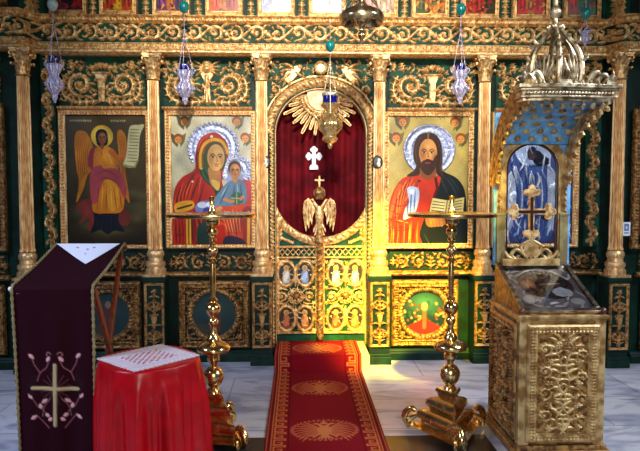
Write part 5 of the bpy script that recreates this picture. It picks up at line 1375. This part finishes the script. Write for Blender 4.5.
def draw_box(w, h, asym=False):
    cv = Cv(0, 0, w, h, 3); c = w/2; H = .03
    cv.frame(.3, .3, w-.3, h-.3, 7, .022, 3.2, .012)
    cv.frame(7.5, 7.5, w-7.5, h-7.5, 1.6, .016)
    for g in (-1, 1):
        pts = sp([(c-g*2, h-9), (c+g*6, h-24), (c-g*3, h-42), (c+g*5, h-60), (c+g*2, h-78), (c+g*7, 24), (c+g*2, 14)], 8)
        cv.stroke(pts, [1.8, 1.3, 1], H)
        for j in range(4, len(pts)-2, 3):
            a = math.atan2(pts[j+1][1]-pts[j][1], pts[j+1][0]-pts[j][0])
            cv.leaf(pts[j][0], pts[j][1], a+g*.9, 13, 2.4, H, g*.9); cv.leaf(pts[j][0], pts[j][1], a-g*.8, 8, 1.8, H*.9, -g*.8)
        for yy in np.arange(24, h-14, 22): cv.scroll(c+g*(w/2-15.5), yy+(6 if g > 0 else 0), 6.2, PI/2, g, H, 1.1, w=1.3, step=.7); cv.rosette(c+g*(w/2-14.5)*.72, yy+12, 3.6, H*1.3)
    cv.acanthus(c, h-9, -PI/2, 18, 1.8, H, 3)
    for x, y in ((c-5, 20), (c+3, 17), (c+8, 22)): cv.rosette(x, y, 4, H*1.4)
    return cv
wpx = 64; hpx = 118; zA, zBt = zT-.07, .1
cv = draw_box(wpx, hpx)
k = (W-.09)/wpx
sheet(cv, 'front_panel', (DGOLD, PALEG), lambda X, Y, H: (X0+.045+X*k+0*Y, yF-.004-H, zA-(zA-zBt)*Y/hpx), cab, back=yF+.03, gthr=.005)
cv = draw_box(54, hpx); ks = (yB-yF-.08)/54
BR = M_('worn_red_ground', (110, 50, 30), (70, 30, 20), ro=.5, ns=20)
def sidefn(X, Y, H): return (X0-.004-H, yF+.04+(54-X)*ks, zA-(zA-zBt)*Y/hpx)
sheet(cv, 'side_panel', (BR, DGOLD), sidefn, cab, gthr=.005)
cv = draw_box(54, hpx)
sheet(cv, 'side_panel', (BR, DGOLD), lambda X, Y, H: (X1+.004+H, yF+.04+X*ks, zA-(zA-zBt)*Y/hpx), cab, gthr=.005)
# slanted display
zK = float(Zf(264, SBk)); 
n_ = Vector((0, -(zK-zT), yB-yF)).normalized()
def lid(u, v, off=0):   # u 0..1 across, v 0 front..1 back
    inset = .02
    return (X0+inset+(W-2*inset)*u, yF+.012+(yB-yF-.03)*v+n_.y*off, zT-.008+(zK-zT)*v+n_.z*off)
mb = MB()
a, b, c, d_ = lid(0, 0), lid(1, 0), lid(1, 1), lid(0, 1)
lo = lambda p: (p[0], p[1], zT-.012)
mb.add([lo(a), lo(b), lo(c), lo(d_), a, b, c, d_], [(0, 3, 2, 1), (4, 5, 6, 7), (0, 1, 5, 4), (1, 2, 6, 5), (2, 3, 7, 6), (3, 0, 4, 7)])
desk = mb.build('slanted_desk', DGOLD, SH, smooth=0)
mb = MB()
for (u0, u1, v0, v1) in ((0, 1, 0, .07), (0, 1, .94, 1), (0, .06, .07, .94), (.94, 1, .07, .94)):
    ps = [lid(u0, v0, .002), lid(u1, v0, .002), lid(u1, v1, .002), lid(u0, v1, .002)]; qs = [lid(u0, v0, .022), lid(u1, v0, .022), lid(u1, v1, .022), lid(u0, v1, .022)]
    mb.add(ps+qs, [(0, 3, 2, 1), (4, 5, 6, 7), (0, 1, 5, 4), (1, 2, 6, 5), (2, 3, 7, 6), (3, 0, 4, 7)])
mb.build('lid_frame', M_('silver_lid_frame', (150, 138, 120), (80, 60, 44), met=.8, ro=.25, ns=20), desk, smooth=0, bevel=.004)
cv = Cv(0, 0, 60, 60, 3.2, (70, 66, 70))
for i in range(60):
    cx_, cy_ = rng.uniform(0, 60), rng.uniform(0, 60); cv.leaf(cx_, cy_, rng.uniform(0, 6.3), 9, 1.4, .006, .6)
cv.C[:] = np.array((128, 118, 120))/255; cv.C[cv.H > .002] = np.array((196, 190, 190))/255
cv.poly([(8, 18), (16, 10), (34, 8), (52, 16), (54, 34), (40, 46), (20, 44), (8, 34)], col=(50, 30, 26)); cv.ell(18, 26, 11, 10, col=(96, 40, 30)); cv.ell(17, 26, 7, 6, col=(150, 96, 60)); cv.ell(17, 26, 4, 3.6, col=(186, 130, 84))
cv.poly([(24, 22), (44, 20), (50, 30), (40, 40), (24, 36)], col=(40, 24, 26)); cv.ell(42, 38, 9, 6, col=(206, 206, 214)); cv.stroke(sp([(10, 14), (24, 6), (42, 8), (54, 20)], 6), 1.4, col=(214, 206, 196), h=.008); cv.stroke([(26, 27), (44, 26)], 1, col=(170, 110, 70)); cv.ell(50, 50, 6, 4, col=(196, 190, 184), h=.006); cv.ell(8, 48, 5, 5, col=(196, 190, 184), h=.006)
def lidmap(X, Y, H):
    u = .06+.88*X/60; v = .07+.87*(1-Y/60)
    return (X0+.02+(W-.04)*u, yF+.012+(yB-yF-.03)*v+n_.y*(.004+H), zT-.008+(zK-zT)*v+n_.z*(.004+H))
o = sheet(cv, 'silver_icon', REPO, lidmap, desk, color=True); tag(o, 'silver-clad icon with a painted reclining figure')
def glass():
    m, t_, b_ = nt('clear_glass'); b_.inputs['Transmission Weight'].default_value = 1; b_.inputs['Roughness'].default_value = .02; b_.inputs['IOR'].default_value = 1.45; return m
mb = MB(); ps = [lid(.05, .06, .016), lid(.95, .06, .016), lid(.95, .95, .016), lid(.05, .95, .016)]; qs = [lid(.05, .06, .02), lid(.95, .06, .02), lid(.95, .95, .02), lid(.05, .95, .02)]
mb.add(ps+qs, [(0, 3, 2, 1), (4, 5, 6, 7), (0, 1, 5, 4), (1, 2, 6, 5), (2, 3, 7, 6), (3, 0, 4, 7)]); mb.build('glass_pane', glass(), desk, smooth=0)
for x in (X0+.015, X1-.015):
    mb = MB(); mb.ball((x, yF+.01, zT+.012), .02, 1, 14); mb.lathe([(.012, zT-.014), (.008, zT)], 12, Matrix.Translation((x, yF+.01, 0))); mb.build('corner_knob', M_('dark_bronze', (110, 70, 60), ro=.3, met=.7), SH)
# arched back panel
dK = SBk; cv = Cv(494.5, 112, 570, 266, 2.6, (40, 90, 150)); ac = (531.5, 168); ar = 25.5
r = np.hypot(cv.X-ac[0], cv.Y-ac[1]); side = np.abs(cv.X-ac[0])
open_ = ((side < ar) & (cv.Y > ac[1]) & (cv.Y < 261)) | ((r < ar) & (cv.Y <= ac[1]))
edge = np.where(cv.Y > ac[1], side-ar, r-ar)
cv.cut = open_; cv.H = np.maximum(.01*(edge < 9)*(edge > 2.6), 0)+.016*np.sqrt(np.clip(1-((edge-1.2)/1.4)**2, 0, 1))
lowr = cv.Y > 216
for g in (-1, 1):
    yy = 150
    while yy < 216: cv.leaf(ac[0]+g*(ar+6), yy, PI/2-g*.8, 6, 1.6, .035, g*.9); cv.leaf(ac[0]+g*(ar+8), yy+3, PI/2+g*.8, 6, 1.5, .03, -g*.9); yy += 6
SPG = (BLUEV, PALEG)
m_ = (edge > 9.5) & (cv.Y < 160); cv.H = np.where(m_, 0, cv.H)
for i in range(7):
    for j in range(3):
        x_, y_ = 500+i*11+(j % 2)*5, 117+j*9
        if math.hypot(x_-ac[0], y_-ac[1]) > ar+8: cv.rosette(x_, y_, 2.2, .02)
bp = sheet(cv, 'arched_back', SPG, wallfn(dK), SH, back=CY+dK+.03, gthr=.004)
mb = MB(); pts = [(ac[0]-ar+.4, 261), (ac[0]-ar+.4, 168)]+[(ac[0]-(ar-.4)*math.cos(a), ac[1]-(ar-.4)*math.sin(a)) for a in np.linspace(.1, PI-.1, 22)]+[(ac[0]+ar-.4, 168), (ac[0]+ar-.4, 261)]
mb.tube([(float(Xf(x_, dK)), CY+dK+.006, float(Zf(y_, dK))) for x_, y_ in pts], .011, 8); mb.build('arch_trim', DWOOD, bp)
for g in (-1, 1):
    px = ac[0]+g*31.3; xx = float(Xf(px, dK)); mb = MB()
    mb.box(xx-.03, xx+.03, CY+dK-.03, CY+dK+.03, zK-.012, float(Zf(214, dK))); mb.box(xx-.036, xx+.036, CY+dK-.035, CY+dK+.03, float(Zf(216, dK)), float(Zf(213, dK)))
    mb.build('post', M_('faded_olive_gilding', (170, 158, 110), (130, 116, 76), ro=.45, met=.35, ns=10), SH, smooth=0, bevel=.003)
# ribs, vault, slab
zS = float(Zf(100, SF)); z0 = float(Zf(186, SBk)); Lr = yB-yF
def arc(t, out=0, x=0, zlow=z0):
    a = t*PI/2; return Vector((x, yB-.02-(Lr-.01)*(1-math.cos(a))*1.0-(0)+out*math.cos(a)*1.0, zlow+(zS-zlow)*math.sin(a)+out*math.sin(a)))
for g, xr in ((-1, X0+.02), (1, X1-.02)):
    mb = MB(); 
    for off, rr in ((.115, .02), (.082, .014), (.052, .018), (.022, .014), (-.006, .012)):
        mb.tube([arc(t_, off, xr) for t_ in np.linspace(0, 1, 26)], rr, 10)
    vs = []; 
    for dx in (-.012, .012):
        for off in (.12, -.01): vs += [tuple(arc(t_, off, xr+dx)) for t_ in np.linspace(0, 1, 26)]
    fs = []
    for i in range(25):
        A, B, C_, D = i, 26+i, 52+i, 78+i
        fs += [(A, A+1, B+1, B), (C_, D, D+1, C_+1), (A, C_, C_+1, A+1), (B, B+1, D+1, D)]
    mb.add(vs, fs)
    rb = mb.build('curved_rib', SILVG if g > 0 else DGOLD, SH)
    mb = MB()
    for i in range(9):
        t_ = (i+.5)/9; p = arc(t_, -.015, xr); tt = (arc(min(1, t_+.05), 0, xr)-arc(t_-.05, 0, xr)).normalized(); nn = Vector((0, -math.cos(t_*PI/2), -math.sin(t_*PI/2)))
        mb.tube([p-tt*.02, p+nn*.022+tt*.005, p+nn*.036+tt*.03, p+nn*.02+tt*.04], [.012, .018, .013, .004], 8)
        mb.tube([p+tt*.01, p+nn*.018-tt*.018, p+nn*.03-tt*.026], [.01, .012, .004], 8)
    mb.build('leaf_trim', PALEG, rb)
zv = float(Zf(144, SBk))
def vp(u, v, off=0):
    a = v*PI/2; return (X0+.03+(W-.06)*u, yB-.035-(Lr-.07)*(1-math.cos(a)), zv+(zS+.005-zv)*math.sin(a)-off)
mb = MB(); mb.surf(lambda u, v: vp(u, v), 6, 24); vt = mb.build('vault', BLUEV, SH, smooth=180, solid=.012)
for i in range(5):
    for j in range(6):
        u = (i+.5+(.25 if j % 2 else -.25))/5; v = .12+j*.15
        if not 0 < u < 1: continue
        p = Vector(vp(u, v)); q2 = Vector(vp(u, v+.02)); tt = (q2-p).normalized(); nn = Vector((1, 0, 0)).cross(tt); nn = nn if nn.z < 0 or nn.y < 0 else -nn
        mb = MB(); c_ = p+nn*.01
        for q in range(6):
            a = q*PI/3; dv = Vector((1, 0, 0))*math.cos(a)+tt*math.sin(a); mb.tube([c_, c_+dv*.014+nn*.006, c_+dv*.027], [.006, .008, .002], 6)
        mb.ball(tuple(c_+nn*.004), .009, 1, 8)
        mb.build('gilded_star', PALEG, vt)
mb = MB(); zs0, zs1 = zS-.0, float(Zf(83, SF))
hh = zs1-zs0
for f0, f1, o_ in ((0, .2, .0), (.2, .32, .018), (.32, .62, .008), (.62, .76, .022), (.76, 1, .034)):
    nseg = 24; pts = []
    for q in range(nseg+1):
        u = q/nseg; bow = .03*math.sin(u*2*PI-.6)*-.5; pts.append((X0-.01-o_+(W+.02+2*o_)*u, yF-.012-o_+bow))
    pts += [(X1+.01+o_, yF+.1)]+[((X0+X1)/2+(W/2-.03+o_)*math.cos(b_), yF+.13+(.24+o_)*math.sin(b_)) for b_ in np.linspace(.15, PI-.15, 14)]+[(X0-.01-o_, yF+.1)]; m = len(pts)
    vs = [(a_, b_, zs0+hh*f0) for a_, b_ in pts]+[(a_, b_, zs0+hh*f1) for a_, b_ in pts]
    mb.add(vs, [tuple(range(m))[::-1], tuple(range(m, 2*m))]+[(i, (i+1) % m, (i+1) % m+m, i+m) for i in range(m)])
slab = mb.build('canopy_cornice', SILVG, SH, smooth=0, bevel=.003)
for q in range(8):
    u = (q+.5)/8; x_ = X0+.02+(W-.04)*u; mb = MB(); mb.lathe([(.0015, zs0-.05), (.012, zs0-.03), (.016, zs0-.018), (.006, zs0-.008), (.009, zs0)], 12, Matrix.Translation((x_, yF+.01, 0))); mb.build('drop_pendant', SILVG, slab)
mb = MB()
for q in range(26):
    u = (q+.5)/26; mb.ball((X0+(W)*u, yF-.028-.015*math.sin(u*2*PI-.6), zs0+hh*.46), .011, 1.2, 8)
mb.build('bead_row', SILVG, slab)
for (x_, y_) in ((X0, yF), (X1, yF)):
    mb = MB(); mb.lathe([(.016, zs1-.004), (.018, zs1+.006), (.008, zs1+.014), (.02, zs1+.03), (.022, zs1+.045), (.01, zs1+.06), (.012, zs1+.066), (.002, zs1+.09)], 14, Matrix.Translation((x_, y_, 0))); mb.build('urn_finial', SILVG, SH)
# acanthus cresting on the cornice
mb = MB()
for g in (-1, 1):
    for j, s_ in enumerate((1.0, .8, .6)):
        bx = (X0+X1)/2+g*(.17+.05*j)
        mb.tube(sp([(bx-g*.03, yF+.05, zs1), (bx, yF+.045, zs1+.07*s_), (bx+g*.03, yF+.04, zs1+.085*s_), (bx+g*.045, yF+.04, zs1+.06*s_), (bx+g*.03, yF+.04, zs1+.045*s_)], 4), [.02, .018, .012, .006], 8)
for q in range(11):
    x_ = X0+.03+(W-.06)*q/10; mb.tube([(x_-.016, yF+.03, zs1-.004), (x_, yF+.03, zs1+.03), (x_+.016, yF+.03, zs1-.004)], [.008, .01, .008], 8)
mb.build('cresting', SILVG, slab)
# crown
ccx, ccy = (X0+X1)/2-.015, yF+.19; cr = .168; zc0 = zs1; zc1 = float(Zf(29, 4.1))
mb = MB(); mb.lathe([(cr, zc0-.004), (cr+.012, zc0+.01), (cr, zc0+.025), (cr+.006, zc0+.036), (cr-.01, zc0+.04), (cr-.02, zc0-.004)], 48, Matrix.Translation((ccx, ccy, 0)), caps=False); crown = mb.build('crown_ring', SILVG, SH)
Hc = zc1-zc0
def cro(v):   # profile radius/height
    return (np.interp(v, [0, .12, .3, .5, .7, .85, 1], [cr-.005, cr+.006, cr+.004, cr*.9, cr*.62, cr*.36, .03]), zc0+.02+(Hc-.02)*np.interp(v, [0, .12, .3, .5, .7, .85, 1], [0, .14, .36, .56, .74, .88, 1]))
for i in range(6):
    a = i*PI/3+.3; mb = MB(); pts = []
    for v in np.linspace(0, 1, 16):
        r_, z_ = cro(v); pts.append((ccx+r_*math.cos(a), ccy+r_*math.sin(a), z_))
    mb.tube(pts, [.018, .02, .018, .016, .012], 8)
    for v in (.3, .62):
        r_, z_ = cro(v); mb.tube([(ccx+r_*math.cos(a), ccy+r_*math.sin(a), z_), (ccx+(r_+.035)*math.cos(a), ccy+(r_+.035)*math.sin(a), z_+.025), (ccx+(r_+.04)*math.cos(a), ccy+(r_+.04)*math.sin(a), z_+.045)], [.012, .01, .003], 6)
    mb.build('crown_rib', SILVG, crown)
    mb = MB(); am = a+PI/6
    for q in range(5):
        da = (q-2)*.17; v1 = .42-.06*abs(q-2); pts = []
        for v in np.linspace(0, 1, 7):
            r_, z_ = cro(.04+v*v1); aa = am+da*math.sin(v*1.6); pts.append((ccx+r_*math.cos(aa), ccy+r_*math.sin(aa), z_))
        mb.tube(pts, [.007, .011, .005], 6)
    mb.build('palmette', SILVG, crown)
mb = MB(); mb.lathe([(.03, zc1-.02), (.045, zc1-.005), (.03, zc1+.01), (.018, zc1+.025), (.016, zc1+.06), (.034, zc1+.075), (.042, zc1+.1), (.03, zc1+.125), (.014, zc1+.14), (.018, zc1+.16), (.012, zc1+.2)], 20, Matrix.Translation((ccx, ccy, 0)), flute=8, fd=.12)
for q in range(6):
    a = q*PI/3; mb.ball((ccx+.045*math.cos(a), ccy+.045*math.sin(a), zc1+.0), .02, 1, 8)
mb.box(ccx-.012, ccx+.012, ccy-.01, ccy+.01, zc1+.19, zc1+.36); mb.box(ccx-.06, ccx+.06, ccy-.01, ccy+.01, zc1+.27, zc1+.295)
mb.build('crown_finial', SILVG, crown)
# ---- standing cross and its crest
dX = 4.33; q_ = lambda px, py: (float(Xf(px, dX)), CY+dX, float(Zf(py, dX)))
cxs, cys, czs = q_(531.5, 212); kk = dX/620
cr_ = thing('standing_cross', 'gilded budded cross standing on the shrine desk below the arch', 'cross', (cxs, cys, float(Zf(262, dX))))
mb = MB()
mb.box(cxs-3.0*kk, cxs+3.0*kk, cys-.008, cys+.008, czs-25*kk, czs+20*kk); mb.box(cxs-18*kk, cxs+18*kk, cys-.0082, cys+.0082, czs-3.0*kk, czs+3.0*kk)
rotm = Matrix(((1, 0, 0, 0), (0, 0, 1, 0), (0, -1, 0, 0), (0, 0, 0, 1)))
for (a, b) in ((0, 19.5), (0, -22), (-17.5, 0), (17.5, 0)):
    ox, oz = (0, 1) if a == 0 else (1, 0)
    sg = 1 if (a+b) > 0 else -1
    for (da, db, rr) in ((0, 0, 5.2), (ox*sg*4.6+oz*0, oz*sg*4.6, 3.4), (oz*5, ox*5, 3.4), (-oz*5, -ox*5, 3.4)):
        mb.lathe([(rr*kk, -.011-.0012*(rr > 5)-.0006*(da+db > 0)-.0003*abs(da)), (rr*kk, .011+.0004*abs(da+db))], 18, Matrix.Translation((cxs+(a+da)*kk, cys, czs+(b+db)*kk)) @ rotm)
mb.build('cross_body', GOLD, cr_, smooth=30, bevel=.002)
mb = MB(); mb.box(cxs-1.4*kk, cxs+1.4*kk, cys-.0125, cys-.0065, czs-19*kk, czs+15*kk); mb.box(cxs-14*kk, cxs+14*kk, cys-.0128, cys-.0062, czs-1.4*kk, czs+1.4*kk)
o = mb.build('inlay', DWOOD, cr_, smooth=0); tag(o, 'dark red-brown inlaid cross')
mb = MB()
for g in (-1, 1):
    for pts, rr in (([(2, 241), (10, 246), (9, 252), (3, 250)], [.008, .013, .006]), ([(4, 259), (14, 250), (20, 255), (16, 259), (13, 256)], [.01, .014, .006]), ([(6, 261), (22, 258), (27, 252), (29, 257)], [.012, .012, .005]), ([(2, 240), (6, 236), (9, 239)], [.009, .009, .004])):
        mb.tube([(cxs+g*a*kk, cys-.004, float(Zf(b, dX))) for a, b in sp(pts, 4)], rr, 8)
mb.lathe([(8*kk, -.012), (7*kk, .012)], 20, Matrix.Translation((cxs, cys, float(Zf(250, dX)))) @ rotm)
mb.box(cxs-29*kk, cxs+29*kk, cys-.02, cys+.02, zK-.006, float(Zf(259.5, dX)))
mb.tube([(cxs, cys, float(Zf(262, dX))), (cxs, cys, float(Zf(234, dX)))], .014, 10)
mb.build('scrolled_foot', PALEG, cr_)
# ================================================================ camera, light
cd = bpy.data.cameras.new('camera'); co = bpy.data.objects.new('camera', cd); COL.objects.link(co)
cd.sensor_width = 36; cd.lens = F/640*36; cd.clip_start = .05
m3 = Matrix((RT, UP, -FW)).transposed(); co.matrix_world = Matrix.Translation(CAM) @ m3.to_4x4()
SC.camera = co
SC.view_settings.view_transform = 'Standard'; SC.view_settings.look = 'None'; SC.view_settings.exposure = 0.0; SC.view_settings.gamma = 1
w = bpy.data.worlds.new('church_air'); SC.world = w; w.use_nodes = True
w.node_tree.nodes['Background'].inputs[0].default_value = (.13, .13, .17, 1); w.node_tree.nodes['Background'].inputs[1].default_value = .18
def area(name, loc, tgt, sx, sy, pw, col, spread=180):
    l = bpy.data.lights.new(name, 'AREA'); l.shape = 'RECTANGLE'; l.size = sx; l.size_y = sy; l.energy = pw; l.color = col; l.spread = R_(spread)
    o = bpy.data.objects.new(name, l); COL.objects.link(o); o.location = loc
    o.rotation_euler = (Vector(tgt)-Vector(loc)).to_track_quat('-Z', 'Y').to_euler(); return o
def spot(name, loc, tgt, pw, col, ang, blend, rad):
    l = bpy.data.lights.new(name, 'SPOT'); l.energy = pw; l.color = col; l.spot_size = R_(ang); l.spot_blend = blend; l.shadow_soft_size = rad
    o = bpy.data.objects.new(name, l); COL.objects.link(o); o.location = loc
    o.rotation_euler = (Vector(tgt)-Vector(loc)).to_track_quat('-Z', 'Y').to_euler(); return o
spot('high_key_spot', (.1, -6.8, 4.9), (.3, 0, 3.0), 2800, (1, .93, .8), 42, 1, .25)  # unseen key spot added to brighten the upper screen and leave edges dim
area('rear_fill_light', (.4, -8.2, 2.5), (.4, 0, 1.4), .6, 1.5, 60, (1, .97, .92), 110)  # unseen strip behind the camera, added for stem glints and frontal fill
area('side_window_light', (4.4, -3.6, 4.2), (.9, -1.2, .0), 1.0, 1.4, 64, (.78, .86, 1), 80)
area('left_window_light', (-4.4, -4.2, 4.0), (-.8, -1.8, .0), 1.0, 1.4, 48, (.5, .64, 1), 80)
spot('yellow_window_sun', (.5, -5.0, 4.4), (1.0, -.15, .62), 13000, (1, .74, .05), 18, .7, .1)
